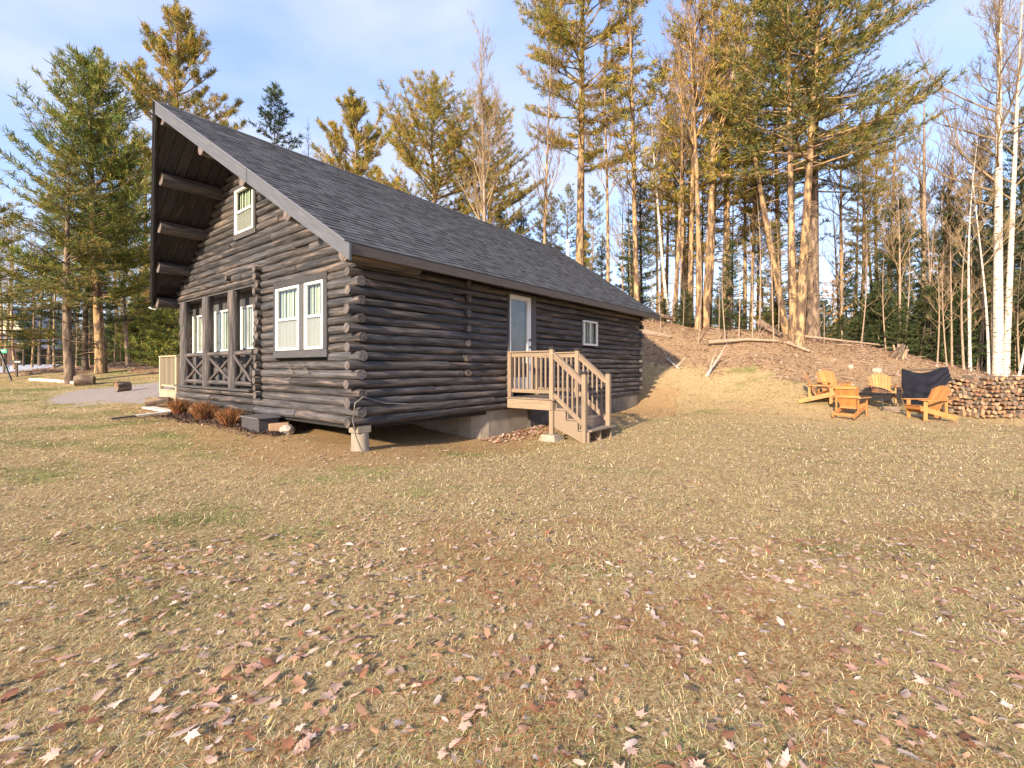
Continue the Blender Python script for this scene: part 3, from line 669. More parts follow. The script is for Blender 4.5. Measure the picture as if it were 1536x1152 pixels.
bx_ = MB(); wg.box(bx_, a0+.05, a1-.05, z0+.1, z1-.1, -.12, -.10); bx_.build('window_backing', M['dark'], cab)
# gable window
tr = MB(); p0, p1, p2, p3 = gw0, gw1, g_w[2]-.10, g_w[3]+.06
for q in ((p0, p1, p3-.09, p3), (p0, p1, p2, p2+.10), (p0, p0+.07, p2+.10, p3-.09), (p1-.07, p1, p2+.10, p3-.09)): wg.box(tr, *q, -.02, .075, tone(), .006)
tr.build('window_trim', M['trim'], cab); sash(wg, cab, p0+.074, p1-.074, p2+.104, p3-.094, split_tone=True)
# porch windows
wp = WF('g', BW)
for q in pw: sash(wp, cab, q[0], q[1], q[2], q[3], rail=False, slide=True, fr=.04, dd=-.03, cur='curtain')
# side window
ws = WF('s', -LR*.4)
sash(ws, cab, s_k0+.0, s_k1-.0, 2.0, 2.68, rail=False, slide=True, fr=.05, cur='blind')
# --- entry door
door = MB(); dz0, dz1 = .80, 2.99
da, db = S_AT(763, -.06), S_AT(794.5, -.06)
trm = MB()
for q in ((s_d0-.02, da-.005, dz0, dz1+.06), (db+.005, s_d1+.05, dz0, dz1+.06), (da-.005, db+.005, dz1-.0, dz1+.06)): ws.box(trm, *q, -.03, .07, tone(), .005)
trm.build('door_trim', M['trim'], cab)
fr = .09; zz0 = dz0+.08
ws.box(door, da, da+.035, zz0, dz1, .02, .07, ch=.004); ws.box(door, db-.14, db, zz0, dz1, .02, .07, ch=.004)
ws.box(door, da+.035, db-.14, dz1-.10, dz1, .02, .07, ch=.004); ws.box(door, da+.035, db-.14, zz0, zz0+.30, .02, .07, ch=.004)
for k in range(5): q = da+.06+k*(db-da-.22)/4; ws.box(door, q-.012, q+.012, zz0+.06, zz0+.26, .07, .078)
dd_ = door.build('entry_door', M['white'], cab)
g = MB(); ws.box(g, da+.035, db-.14, zz0+.30, dz1-.10, .04, .046); g.build('pane', M['glass'], dd_)
g = MB(); ws.box(g, da+.035, db-.14, zz0+.30, dz1-.10, -.02, -.01); g.build('door_dim_panel', mat('dim_interior', (.10, .095, .085), .9, (1, 1, 1), 4, .4), dd_)  # panel painted dark to stand for the unlit room behind the glass
for z in (1.86, 2.02):
    k = MB(); ws.box(k, db-.09, db-.045, z-.022, z+.022, .07, .115, ch=.01); k.build('door_knob', M['black'], dd_)

# --- foundation, pier
fd = MB(); fs0 = S_AT(716, .03)
fv = []
n = 12
poly = [(CL-.05, .03), (CL-.05, CW-.1), (fs0-.0, CW-.1), (fs0, .55), (fs0+.05, .25), (fs0+.16, .09), (fs0+.35, .03)]
nP = len(poly); v = [(x, y, -.5) for x, y in poly]+[(x, y, LZ0+.0) for x, y in poly]
fd.add(v, [tuple(range(nP, 2*nP))]+[(i, nP+i, nP+(i+1) % nP, (i+1) % nP) for i in range(nP)][::1])
o = fd.build('foundation_wall', M['concrete'], cab)
fp = MB(); fp.box((7.6, -.0, .26), (6.1, .05, .62), col=(.30, .31, .36)); fp.build('foundation_skirt', M['concrete'], cab)
for (s, t, zt_, rr) in ((.10, .06, LZ0-.12, .135), (.15, 3.6, LZ0, .12), (.2, 7.6, LZ0, .12)):
    g0 = gz(C0x+ux*s-uy*t, C0y+uy*s+ux*t); pr = MB()
    pr.tube([(s, t, g0-.3), (s, t, g0+.02), (s, t, zt_)], [rr*1.06, rr*1.04, rr*.98], 20, (1, 1, 1), True, .01); p_ = pr.build('support_pier', M['concrete'], cab)
    if s == .10: pc = MB(); pc.box((s, t, (zt_+LZ0)/2), (.25, .25, LZ0-zt_), col=(.8, .8, .8), ch=.01); pc.build('pier_block', M['concrete'], cab)
cb = MB(); zc = LZ0
cb.tube([(.9, -.10, .78), (.45, -.11, .82), (.12, -.12, .92), (-.05, -.24, .95), (-.14, -.17, .86), (-.15, -.13, .6), (-.10, -.13, .35), (-.02, -.14, .16), (.05, -.13, .05)], .010, 6, (1, 1, 1)); cb.build('loose_cable', M['wire'], cab)
cb = MB()
for q0 in (T_AT(440), T_AT(463)):
    pts = [Vector((-.105-U(0, .02), q0+.05*math.sin(i*1.3)*(1+i*.1)-.02*i, 1.5-.022*i+.03*math.sin(i*2.1))) for i in range(11)]; cb.tube(pts, .005, 4, (1, 1, 1))
cb.build('light_string', M['wire'], cab)

# --- roof
AF0, AF1, AB0, AB1 = -.48, -1.06, 11.4, .4
def RP(s, a, side, dz=0.0):
    t = -.5+4.47*a
    return Vector((s, t if side == 0 else CW-t, e0+3.07*a+dz))
roof = MB()
RT = .045
for side in (0, 1):
    pts = [(AF0, 0), (AB0, 0), (AB0+AB1, 1), (AF0+AF1, 1)]
    top = [RP(s, a, side, -.012) for s, a in pts]; bot = [RP(s, a, side, -.012-RT*1.2) for s, a in pts]
    roof.add(top+bot, [(0, 1, 2, 3) if side == 0 else (3, 2, 1, 0), (7, 6, 5, 4) if side == 0 else (4, 5, 6, 7)]+[(i, i+4, (i+1) % 4+4, (i+1) % 4) for i in range(4)])
rf = roof.build('roof', M['trim'], cab)
sh = MB(); NCR = 39
for side in (0, 1):
    for k in range(NCR):
        a0 = k/NCR; a1 = (k+1.25)/NCR if k < NCR-1 else 1.0
        s0 = AF0+AF1*a0-.02; s1 = AB0+AB1*a0+.02; x = s0-(0 if side == 0 else 0)
        first = True
        while x < s1-.01:
            w = R3.choice([.09, .13, .16, .2, .28]); xe = min(x+w, s1)
            h = .010+R3.choice([0, 0, .006])+R3.uniform(0, .0015); c = R3.choice([.72, .88, 1.0, 1.12, 1.32]); c = (c*1.0, c*1.0, c*1.03)
            sa = (a1-a0)*AF1 if first else 0
            va = [RP(x, a0, side, h), RP(xe, a0, side, h), RP(xe, a1, side, .0005), RP(x+sa, a1, side, .0005), RP(x, a0, side, h), RP(xe, a0, side, h), RP(x, a0, side, -.012), RP(xe, a0, side, -.012)]
            fs = [(0, 1, 2, 3), (6, 7, 5, 4)] if side == 0 else [(3, 2, 1, 0), (4, 5, 7, 6)]; c = [c]*4+[(.25, .25, .26)]*4  # lip painted dark as the shadow line under each course
            o = (U(0, 9), U(0, 9), U(0, 9)); sh.add(va, fs, c, [Vector(q)+Vector(o) for q in va]); x = xe; first = False
# ridge cap
x = AF0+AF1
while x < AB0+AB1-.02:
    for side in (0, 1):
        va = [RP(x, .978, side, .014), RP(x+.2, .978, side, .012), RP(x+.2, 1.0, side, .020), RP(x, 1.0, side, .022)]
        sh.add(va, [(0, 1, 2, 3) if side == 0 else (3, 2, 1, 0)], (.8, .8, .82))
    x += .2
sh.build('shingles', M['shingle'], rf)
# soffit boards under the front prow (both slopes) and along the eaves
for side in (0, 1):
    so = MB(); x = AF0+AF1+.05
    while x < .12:
        w = .185; xe = x+w-.012; lo = max(0.0, min(1.0, (x-.06-AF0)/AF1)) if x < AF0 else 0.0
        lo = max(lo, .0); lo2 = max(0.0, min(1.0, (xe-.06-AF0)/AF1)) if xe < AF0 else 0.0
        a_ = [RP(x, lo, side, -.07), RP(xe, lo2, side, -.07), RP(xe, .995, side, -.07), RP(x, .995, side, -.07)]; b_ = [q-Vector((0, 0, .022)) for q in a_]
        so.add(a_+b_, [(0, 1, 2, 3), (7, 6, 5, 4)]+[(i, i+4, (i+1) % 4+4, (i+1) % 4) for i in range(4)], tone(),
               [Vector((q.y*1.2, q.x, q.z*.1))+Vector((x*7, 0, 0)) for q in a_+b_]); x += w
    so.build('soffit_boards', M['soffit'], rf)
    es = MB(); a_ = [RP(AF0+.04, .0, side, -.075), RP(AB0, .0, side, -.075), RP(AB0, .13, side, -.075), RP(AF0+.04, .13, side, -.075)]; b_ = [q-Vector((0, 0, .02)) for q in a_]
    es.add(a_+b_, [(0, 1, 2, 3), (7, 6, 5, 4)]+[(i, i+4, (i+1) % 4+4, (i+1) % 4) for i in range(4)], (.35, .35, .38)); es.build('eave_soffit', M['soffit'], rf)  # tinted darker than the boards: under-eave shade put into the colour
    # eave fascia
    fb = MB(); t = -.5-.012 if side == 0 else CW+.5+.012
    fb.box(((AF0+AB0)/2, t, e0-.085), (AB0-AF0-.06, .024, .165), ch=.004); fb.build('fascia_board', M['fascia'], rf)
    dr = MB(); dr.box(((AF0+AB0)/2, t-(.012 if side == 0 else -.012), e0-.004), (AB0-AF0, .012, .012), col=(.8, .8, .8)); dr.build('drip_edge', M['black'], rf)
    # rake boards along the prow, in two lengths
    for j, (p, q) in enumerate(((-.012, .455), (.458, 1.0))):
        rb = MB(); w = .235
        A = RP(AF0+AF1*p-.015, p, side, .004); B = RP(AF0+AF1*q-.015, q, side, .004); dn = Vector((0, 0, -w)); th = Vector((.034, 0, 0))
        vv = [A, B, B+dn, A+dn]; vv = vv+[k_+th for k_ in vv]
        L = (B-A).length; tcs = [(0, 0, 0), (L, 0, 0), (L, w, 0), (0, w, 0)]; tcs = tcs+[(a, b, .03) for a, b, c in tcs]
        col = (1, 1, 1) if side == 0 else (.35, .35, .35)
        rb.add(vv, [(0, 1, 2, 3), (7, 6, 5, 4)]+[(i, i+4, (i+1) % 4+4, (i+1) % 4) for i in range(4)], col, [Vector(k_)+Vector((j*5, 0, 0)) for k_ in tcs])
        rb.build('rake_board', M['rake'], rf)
    ed = MB(); A = RP(AF0-.035, 0, side, .012); B = RP(AF0+AF1-.035, 1, side, .012); ed.bar(A, B, .03, .012, (1.7, 1.6, 1.6)); ed.build('drip_edge', M['rake'], rf)
    rr = MB(); w = .2; A = RP(AB0+.01, 0, side, .0); B = RP(AB0+AB1+.01, 1, side, .0); dn = Vector((0, 0, -w)); th = Vector((.03, 0, 0)); vv = [A, B, B+dn, A+dn]; vv = vv+[k_+th for k_ in vv]
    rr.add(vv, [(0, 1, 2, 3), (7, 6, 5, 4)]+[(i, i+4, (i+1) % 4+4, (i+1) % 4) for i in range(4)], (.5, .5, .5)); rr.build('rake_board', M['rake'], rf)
# purlin logs carrying the prow
PR = .135
for side in (0, 1):
    for a in (.055, .29, .52, .755):
        if side == 0 and a < .1: x0 = AF0+.1
        else: x0 = AF0+AF1*a+.10
        mb = MB(); dz = -.098-PR*1.2; c = RP(0, a, side, dz); n = 8
        t = R3.uniform(1.2, 1.6); mb.tube([Vector((x0+(1.0-x0)*i/n, c.y, c.z)) for i in range(n+1)], [PR*R3.uniform(.95, 1.04) for _ in range(n+1)], 16, (t, t*.97, t*.95), True, .025,
                capcol=(2.6, 2.2, 2.0), r=R3)
        mb.build('purlin_log', M['log'], cab)
mb = MB(); c = RP(0, 1, 0, -.10-PR*1.1); mb.tube([Vector((AF0+AF1+.1+.9*i/4*3, c.y, c.z)) for i in range(5)], [PR]*5, 16, (1.4, 1.35, 1.3), True, .025, capcol=(3, 2.7, 2.5), r=R3); mb.build('ridge_log', M['log'], cab)
# stove pipe outside the rear gable
pp = MB(); st, ss = 3.55, 12.05
pp.tube([(ss, st, .4), (ss, st, 3.0), (ss, st, 6.45)], .075, 16, (1, 1, 1)); pp.tube([(ss, st, 6.45), (ss, st, 6.58)], [.12, .05], 16, (1, 1, 1)); pp.tube([(ss, st, 5.2), (CL, st, 5.2)], .02, 6); pp.tube([(ss, st, 2.0), (CL, st, 2.0)], .05, 8)
pp.build('stove_pipe', M['steel'], cab)
hk = MB(); c = RP(0, .03, 1, -.3)   # wire loop under the far eave corner
hk.tube([(-.35, c.y+.1, c.z), (-.45, c.y, c.z-.08), (-.55, c.y+.1, c.z-.02), (-.48, c.y+.25, c.z+.02), (-.4, c.y+.1, c.z-.06)], .012, 5); hk.build('wire_loop', M['steel'], cab)

# ------------------------------------------------------------------ entry steps at the side door (same local frame as the cabin)
stp = thing('entry_steps', 'brown-stained wooden landing with railings and steps down from the side door', 'steps', (C0x, C0y, 0), _ang)
D = 1.21; SA = S_AT(757, -.02); 
def s_on(px, d): return S_AT(px, -d)
SB0 = s_on(828, D); SB1 = s_on(866, D); FZ = .765; DC = M['deck']
def dbox(name, x0, x1, d0, d1, z0, z1, m=DC, ch=.006, col=None):
    mb = MB(); mb.box(((x0+x1)/2, -(d0+d1)/2, (z0+z1)/2), (x1-x0, d1-d0, z1-z0), None, col or tone3(), ch); return mb.build(name, m, stp)
def tone3(): k = R3.uniform(.88, 1.12); return (k, k*R3.uniform(.97, 1.02), k*R3.uniform(.94, 1.03))
SA = SB0-.02; w0, w1 = SB0-.06, SB1+.06
fl = MB(); x = .10
while x < D+.02: fl.box(((w0+w1)/2, -(x+.065), FZ-.0125), (w1-w0+.06, .128, .025), None, tone3(), .004); x += .137
fl.build('landing_boards', M['tread'], stp)
dbox('rim_joist', w0, w0+.04, .10, D, FZ-.23, FZ-.027); dbox('rim_joist', w1-.04, w1, .10, D, FZ-.23, FZ-.027); dbox('rim_joist', w0, w1, D, D+.04, FZ-.23, FZ-.028)
PW = .09
posts = {}
def post(x, d, z0, z1, cap=True):
    o = dbox('post', x-PW/2, x+PW/2, d-PW/2, d+PW/2, z0, z1, ch=.005)
    if cap:
        mb = MB(); mb.box((x, -d, z1+.01), (.125, .125, .02), None, (1, 1, 1), .004); mb.box((x, -d, z1+.035), (.10, .10, .03), None, (1, 1, 1), .008); mb.build('post_cap', M['black'], o)
    return o
def gzl(s, d): return gz(C0x+ux*s+uy*d, C0y+uy*s-ux*d)
post(SB0, D, gzl(SB0, D)+.1, FZ+1.0); post(SB1, D, FZ-.23, FZ+1.0); post(SB0, .14, FZ, FZ+.96, False); post(SB1, .14, FZ, FZ+.96, False)
DB = D+.74
zb = min(gzl(SB0, DB), gzl(SB1, DB))
post(SB0, DB, gzl(SB0, DB)-.05, 1.27); post(SB1, DB, gzl(SB1, DB)-.05, 1.27)
ft = MB(); zf = gzl(SB0, D); v = [(-.21, -.21, 0), (.21, -.21, 0), (.21, .21, 0), (-.21, .21, 0)]; v = [(a+SB0, b-D, zf-.05) for a, b, c in v]+[(a*.72+SB0, b*.72-D, zf+.13) for a, b, c in v]
ft.add(v, [(3, 2, 1, 0), (4, 5, 6, 7)]+[(i, (i+1) % 4, (i+1) % 4+4, i+4) for i in range(4)]); ft.build('concrete_footing', M['concrete'], stp)
for sx in (SB0, SB1):
    for nm, z0, z1 in (('top_rail', FZ+.85, FZ+.945), ('bottom_rail', FZ+.10, FZ+.18)):
        dbox(nm, sx-.02, sx+.02, .185, D-PW/2, z0, z1)
    dbox('rail_cap', sx-.055, sx+.055, .10, D-PW/2, FZ+.945, FZ+.975)
    n = 8
    for k in range(n): d = .27+(D-.42)*k/(n-1); dbox('baluster', sx-.018, sx+.018, d-.018, d+.018, FZ+.181, FZ+.849, ch=.003)
    # stair rails
    A = Vector((sx, -(D+PW/2), FZ+.86)); B = Vector((sx, -(DB-PW/2), 1.10)); A2 = A-Vector((0, 0, .78)); B2 = B-Vector((0, 0, .78))
    mb = MB(); mb.bar(A, B, .04, .10, tone3(), ch=.004); mb.build('stair_rail', DC, stp)
    mb = MB(); mb.bar(A+Vector((0, 0, .065)), B+Vector((0, 0, .065)), .10, .028, tone3(), ch=.004); mb.build('rail_cap', DC, stp)
    mb = MB(); mb.bar(A2, B2, .04, .09, tone3(), ch=.004); mb.build('stair_rail', DC, stp)
    for k in range(5):
        q = (k+1)/6; p = A.lerp(B, q); r2 = A2.lerp(B2, q); mb = MB(); mb.box(((p.x), p.y, (p.z-.05+r2.z+.05)/2), (.034, .034, p.z-.05-r2.z-.05+.02), None, tone3(), .003); mb.build('baluster', DC, stp)
NT = 3
for k in range(NT):
    z = FZ-(k+1)*.19; d0 = D+.04+k*.27; dbox('tread', SB0+.06, SB1+.10, d0-.02, d0+.28, z-.035, z, M['tread'])
    dbox('riser', SB0+.07, SB1+.09, d0-.0, d0+.02, z, z+.155, M['tread'])
gS = gzl(SB0+.5, DB)-.02
for sx in (SB0+.035, SB1-.035, (SB0+SB1)/2):
    mb = MB(); pts = [(D+.04, FZ-.23), (D+.04, FZ-.40)]
    prof = [(D+.03, FZ-.055)]
    zl = [FZ-.19-.037, FZ-.38-.037, FZ-.57-.037]; dl = [D+.04, D+.31, D+.58, D+.83]
    prof = [(dl[0], zl[0]), (dl[1], zl[0]), (dl[1], zl[1]), (dl[2], zl[1]), (dl[2], zl[2]), (dl[3], zl[2]), (dl[3], gS), (dl[3]-.12, gS), (dl[0], zl[0]-.34)]
    n = len(prof); vv = [(sx-.018, -a, b) for a, b in prof]+[(sx+.018, -a, b) for a, b in prof]
    mb.add(vv, [tuple(range(n)), tuple(range(n, 2*n))[::-1]]+[(i, n+i, n+(i+1) % n, (i+1) % n) for i in range(n)], (.95, .95, .95)); mb.build('stringer', DC, stp)

# ------------------------------------------------------------------ tan side deck beyond the porch
sd = thing('side_deck', 'tan deck with vertical baluster railing at the far end of the porch', 'deck', (C0x, C0y, 0), _ang)
ta, tb = CW+.12, T_AT(243.5, 0.0); zf = .80
mb = MB(); y = ta
while y < tb: mb.box((1.3, y+.06, zf-.015), (2.7, .125, .03), None, tone3(), .003); y += .135
mb.build('deck_boards', M['tan'], sd)
mb = MB()
for k in range(7): mb.box((-.05, (ta+tb)/2+.0, zf-.05-.0), (.03, tb-ta, .04)) if k == 0 else None
y = ta
while y < tb-.02: mb.box((-.06, y+.05, zf-.17), (.02, .098, .28), None, tone3()); y += .102
mb.build('deck_skirt', M['tan'], sd)
for y in (ta+.02, tb): mb = MB(); mb.box((-.02, y, 1.20), (.09, .09, 1.0), None, tone3(), .005); mb.build('post', M['tan'], sd)
for y in (ta+.3, tb-.1): mb = MB(); mb.box((.05, y, .2), (.09, .09, .75), None, tone3(), .005); mb.build('support_post', M['deck'], sd)
mb = MB(); mb.box((-.02, (ta+tb)/2, 1.70), (.12, tb-ta+.1, .035), None, (1.1, 1.1, 1.1), .004); mb.build('top_rail', M['tan'], sd)
mb = MB(); mb.box((-.02, (ta+tb)/2, .90), (.04, tb-ta-.1, .05), None, (1, 1, 1), .004); mb.build('bottom_rail', M['tan'], sd)
n = 12
for k in range(n): y = ta+.12+(tb-ta-.2)*k/(n-1); mb = MB(); mb.box((-.02, y, 1.30), (.035, .035, .76), None, tone3()); mb.build('baluster', M['tan'], sd)
mb = MB(); mb.box((1.3, tb, 1.70), (2.6, .1, .035), None, (1.1, 1.1, 1.1)); mb.box((1.3, tb, .90), (2.6, .04, .05)); mb.build('side_rail', M['tan'], sd)
for k in range(18): mb = MB(); mb.box((.12+k*.142, tb, 1.30), (.035, .035, .76), None, tone3()); mb.build('baluster', M['tan'], sd)
# ------------------------------------------------------------------ adirondack chairs round the fire pit
R4 = random.Random(5)
def make_chair(name, label, group):
    t = thing(name, label, 'chair', group=group)
    def tn(): k = R4.uniform(.85, 1.15); return (k, k*R4.uniform(.93, 1.05), k*R4.uniform(.9, 1.1))
    m = M['cedar']
    for sx in (-.27, .27):
        mb = MB(); mb.bar((sx, .40, .33), (sx, -.62, .05), .03, .13, tn(), ch=.004); mb.build('side_rail', m, t)
        mb = MB(); mb.box((sx*1.12, .30, .275), (.032, .10, .55), None, tn(), .004); mb.build('front_leg', m, t)
        mb = MB(); v = [(-.05, .46), (.05, .46), (.085, .30), (.075, -.1), (.05, -.40), (-.02, -.42), (-.05, -.1)]; sg = 1 if sx > 0 else -1; n = len(v)
        vv = [(sx*1.2+sg*a, b, .55) for a, b in v]+[(sx*1.2+sg*a, b, .575) for a, b in v]
        fs = [tuple(range(n))[::-1], tuple(range(n, 2*n))]+[(i, (i+1) % n, n+(i+1) % n, n+i) for i in range(n)]
        mb.add(vv, fs if sg > 0 else [f[::-1] for f in fs], tn(), [(b, a, c) for a, b, c in vv]); mb.build('armrest', m, t)
        mb = MB(); mb.box((sx*1.05, -.30, .34), (.03, .07, .44), None, tn(), .003); mb.build('rear_leg', m, t)
    mb = MB()
    for k in range(7): y = .42-k*.078; z = .40-(.42-y)*.27; mb.bar((-.285, y, z), (.285, y, z), .066, .02, tn(), ch=.003)
    mb.build('seat', m, t)
    mb = MB(); mb.box((0, .415, .345), (.57, .022, .10), None, tn(), .003); mb.build('front_apron', m, t)
    mb = MB()
    for k in range(7):
        q = k-3; x0 = q*.070; x1 = q*.093; top = .80-.012*q*q; A = Vector((x0, -.09, .24)); d = Vector((0, -.36, .72)).normalized()
        B = A+d*top; B.x = x1; mb.bar(A, B, .062+.014, .018, tn(), up=(0, -1, 0.0), ch=.003)
    mb.build('backrest', m, t)
    for z, w in ((.585, .66), (.84, .54), (.27, .5)):
        yb = -.09-.36/.72*(z-.24)-.03; mb = MB(); mb.bar((-w/2, yb, z), (w/2, yb, z), .022, .065, tn(), ch=.003); mb.build('back_batten', m, t)
    mb = MB(); mb.bar((-.27, -.58, .09), (.27, -.58, .09), .022, .07, tn(), ch=.003); mb.build('rear_stretcher', m, t)
    return t
CH = [ (1231, 14.2, -126, 'orange wooden Adirondack chair seen side-on facing the fire pit, farthest from the woodpile'),
       (1249, 14.4, -182, 'orange wooden Adirondack chair half hidden behind the one whose back is turned'),
       (1277, 13.1, -55, 'orange wooden Adirondack chair with its back turned to the lawn beside the fire pit'),
       (1323, 14.8, 152, 'orange wooden Adirondack chair facing the lawn from behind the fire pit'),
       (1391, 12.7, 88, 'orange wooden Adirondack chair seen side-on in front of the black cloth')]
proto = make_chair('adirondack_chair', CH[0][3], 'adirondack chairs round the fire pit')
for k, (px, Y, rz, lab) in enumerate(CH):
    o = proto if k == 0 else copy_tree(proto)
    o.location = on_ground(px, Y, .0); o.rotation_euler.z = math.radians(rz); o['label'] = lab; o.scale = (.92, .92, .97)
# fire pit
fpit = thing('fire_pit', 'square black steel fire pit with domed mesh cover between the chairs', 'fire pit', on_ground(1313, 13.9), .5)
mb = MB(); v = []
for z, r in ((.24, .27), (.44, .31), (.44, .29), (.30, .25)): v += [(sx*r, sy*r, z) for sx, sy in ((-1, -1), (1, -1), (1, 1), (-1, 1))]
fs = [(3, 2, 1, 0)]
for k in range(3): fs += [(4*k+i, 4*k+(i+1) % 4, 4*k+4+(i+1) % 4, 4*k+4+i) for i in range(4)]
fs.append((12, 13, 14, 15)); mb.add(v, fs); mb.build('bowl', M['black'], fpit)
mb = MB()
for a, b, c, d in ((-.36, -.31, -.36, .36), (.31, .36, -.36, .36), (-.31, .31, -.36, -.31), (-.31, .31, .31, .36)): mb.box(((a+b)/2, (c+d)/2, .45), (b-a, d-c, .02), None, (1, 1, 1), .004)
mb.build('rim', M['black'], fpit)
for sx in (-1, 1):
    for sy in (-1, 1): mb = MB(); mb.bar((sx*.24, sy*.24, .42), (sx*.34, sy*.34, 0), .03, .03); mb.build('leg', M['black'], fpit)
mb = MB()
for i in range(13):
    q = -1+2*i/12; mb.tube([(q*.28, .28*math.cos(a), .46+.17*math.sin(a)*math.sqrt(max(0, 1-q*q*.8))) for a in [math.pi*j/10 for j in range(11)]], .005, 4)
    mb.tube([(.28*math.cos(a), q*.28, .46+.17*math.sin(a)*math.sqrt(max(0, 1-q*q*.8))) for a in [math.pi*j/10 for j in range(11)]], .005, 4)
mb.tube([(-.04, 0, .63), (-.04, 0, .67), (.04, 0, .67), (.04, 0, .63)], .008, 5); mb.build('mesh_cover', M['black'], fpit)
# small black stand by the cloth
st_ = thing('side_table', 'small black folding side table between a chair and the hanging cloth', 'table', on_ground(1341, 14.2), .3)
mb = MB(); mb.box((0, 0, .44), (.34, .30, .02), None, (1, 1, 1), .005); mb.build('table_top', M['black'], st_)
for sx in (-1, 1):
    for sy in (-1, 1): mb = MB(); mb.bar((sx*.13, sy*.11, .43), (-sx*.13, sy*.11, 0), .014, .014); mb.build('leg', M['black'], st_)

# ------------------------------------------------------------------ firewood
def fw_mesh(kind, seed):
    r = random.Random(seed); R_ = 1.0; pts = []
    if kind == 'wedge':
        a = r.uniform(75, 120); pts = [(0, 0, 0)]+[(math.cos(math.radians(-a/2+a*i/5)), math.sin(math.radians(-a/2+a*i/5)), 1) for i in range(6)]
        pts = [(x-.55, y, b) for x, y, b in pts]
    elif kind == 'half':
        pts = [(math.cos(math.radians(-90+180*i/7)), math.sin(math.radians(-90+180*i/7)), 1) for i in range(8)]; pts = [(x-.4, y, b) for x, y, b in pts]
    elif kind == 'round':
        pts = [(math.cos(2*math.pi*i/10)*.85, math.sin(2*math.pi*i/10)*.85, 1) for i in range(10)]
    else:
        pts = [(-.8, -.55, 0), (.0, -.7, 0), (.85, -.45, 0), (.75, .5, 1), (.1, .65, 1), (-.75, .45, 0)]
    n = len(pts); m1 = []; L = .42
    j = [(x*r.uniform(.88, 1.1), z*r.uniform(.88, 1.1)) for x, z, b in pts]; j2 = [(x*r.uniform(.9, 1.1), z*r.uniform(.9, 1.1)) for x, z in j]
    v = [(x*.085, -L/2+r.uniform(-.006, .006), z*.085) for x, z in j]+[(x*.085, L/2, z*.085) for x, z in j2]
    fs = [tuple(range(n)), tuple(range(n, 2*n))[::-1]]+[(i, n+i, n+(i+1) % n, (i+1) % n) for i in range(n)]
    # separate vertices per face so colours stay crisp
    V = []; Fc = []; Cc = []; T = []; mats = []
    wood = Vector((1, r.uniform(.85, 1.0), r.uniform(.75, .95)))*r.uniform(.55, 1.7)
    for k, f in enumerate(fs):
        b0 = len(V); V += [v[i] for i in f]; Fc.append(tuple(range(b0, b0+len(f)))); isb = k >= 2 and pts[k-2][2] and pts[(k-1) % n][2]
        c = (1, 1, 1) if isb else tuple(wood*(1.0 if k < 2 else .85)); Cc += [c]*len(f); T += [(v[i][0]+seed, v[i][1]*.3, v[i][2]) for i in f]; mats.append(1 if isb else 0)
    me = bpy.data.meshes.new('split_log'); me.from_pydata(V, [], Fc); finish(me, None, np.array(Cc, np.float32), np.array(T, np.float32), M['split'], False)
    me.materials.append(M['barkwood']); me.polygons.foreach_set('material_index', mats); return me
FWK = ['wedge', 'wedge', 'half', 'quad', 'wedge', 'round', 'half', 'wedge', 'wedge', 'wedge', 'half', 'quad', 'wedge', 'half']
FW = [fw_mesh(k, 60+i) for i, k in enumerate(FWK)]
pileY = 15.1; px0, px1 = 13.45, 17.35; cnt = 0
x = px0
GRPF = 'split firewood stacked at the foot of the bank'
row_h = .132; nrow = 11
for r in range(nrow):
    x = px0+max(0, (r-5))*.13+R4.uniform(0, .06)+(.05 if r % 2 else 0)
    while x < px1:
        w = R4.uniform(.13, .235); xc = x+w/2; base = gz(xc, pileY)
        top = 1.17+.04*(xc-13.5)+.05*math.sin(xc*1.7)+R4.uniform(-.05, .05)
        z = base+.06+r*row_h
        if z-base < top:
            me = R4.choice(FW); o = bpy.data.objects.new('split_log', me); C.objects.link(o); s = w/.168
            o.scale = (s, R4.uniform(.85, 1.1), s*R4.uniform(.85, 1.0)); o.location = (xc, pileY+R4.uniform(-.05, .05)+.02*r*.3, z+R4.uniform(-.012, .012))
            o.rotation_euler = (R4.uniform(-.04, .04), R4.choice([0, 1.57, 3.14, 4.71, .8, 2.4, 5.5])+R4.uniform(-.25, .25), R4.uniform(-.06, .06))
            rowname = 'lowest' if r < 3 else ('middle' if r < 6 else 'upper')
            kn = {'w': 'wedge-shaped', 'h': 'half-round', 'q': 'blocky', 'r': 'whole round'}[FWK[FW.index(me)][0]]; seg = ['next to the black cloth', 'in front of the thin crooked birch', 'in front of the thickest birch', 'at the far end of the woodpile'][min(3, int((xc-px0)/1.0))]
            props(o, '%s firewood log in the %s rows %s' % (kn, rowname, seg), 'firewood log', GRPF); cnt += 1
        x += w*.96
for k in range(16):  # second pile, lying loose over the cloth-side end
    pass
bd = MB(); bd.box((0, 0, 0), (1.0, .5, .03), Matrix.Rotation(.05, 3, 'Y'), (1, 1, 1), .004)
o = bd.build('cover_board', M['plank'], loc=(17.0, 15.15, gz(17.0, 15.1)+1.24)); props(o, 'weathered pale board laid on top of the woodpile', 'board')
# loose chunk on the grass
o = bpy.data.objects.new('split_log', FW[2]); C.objects.link(o); o.location = on_ground(1337, 13.6, .06); o.rotation_euler = (0, .4, .9); props(o, 'single split log lying on the grass beside the fire pit', 'firewood log')
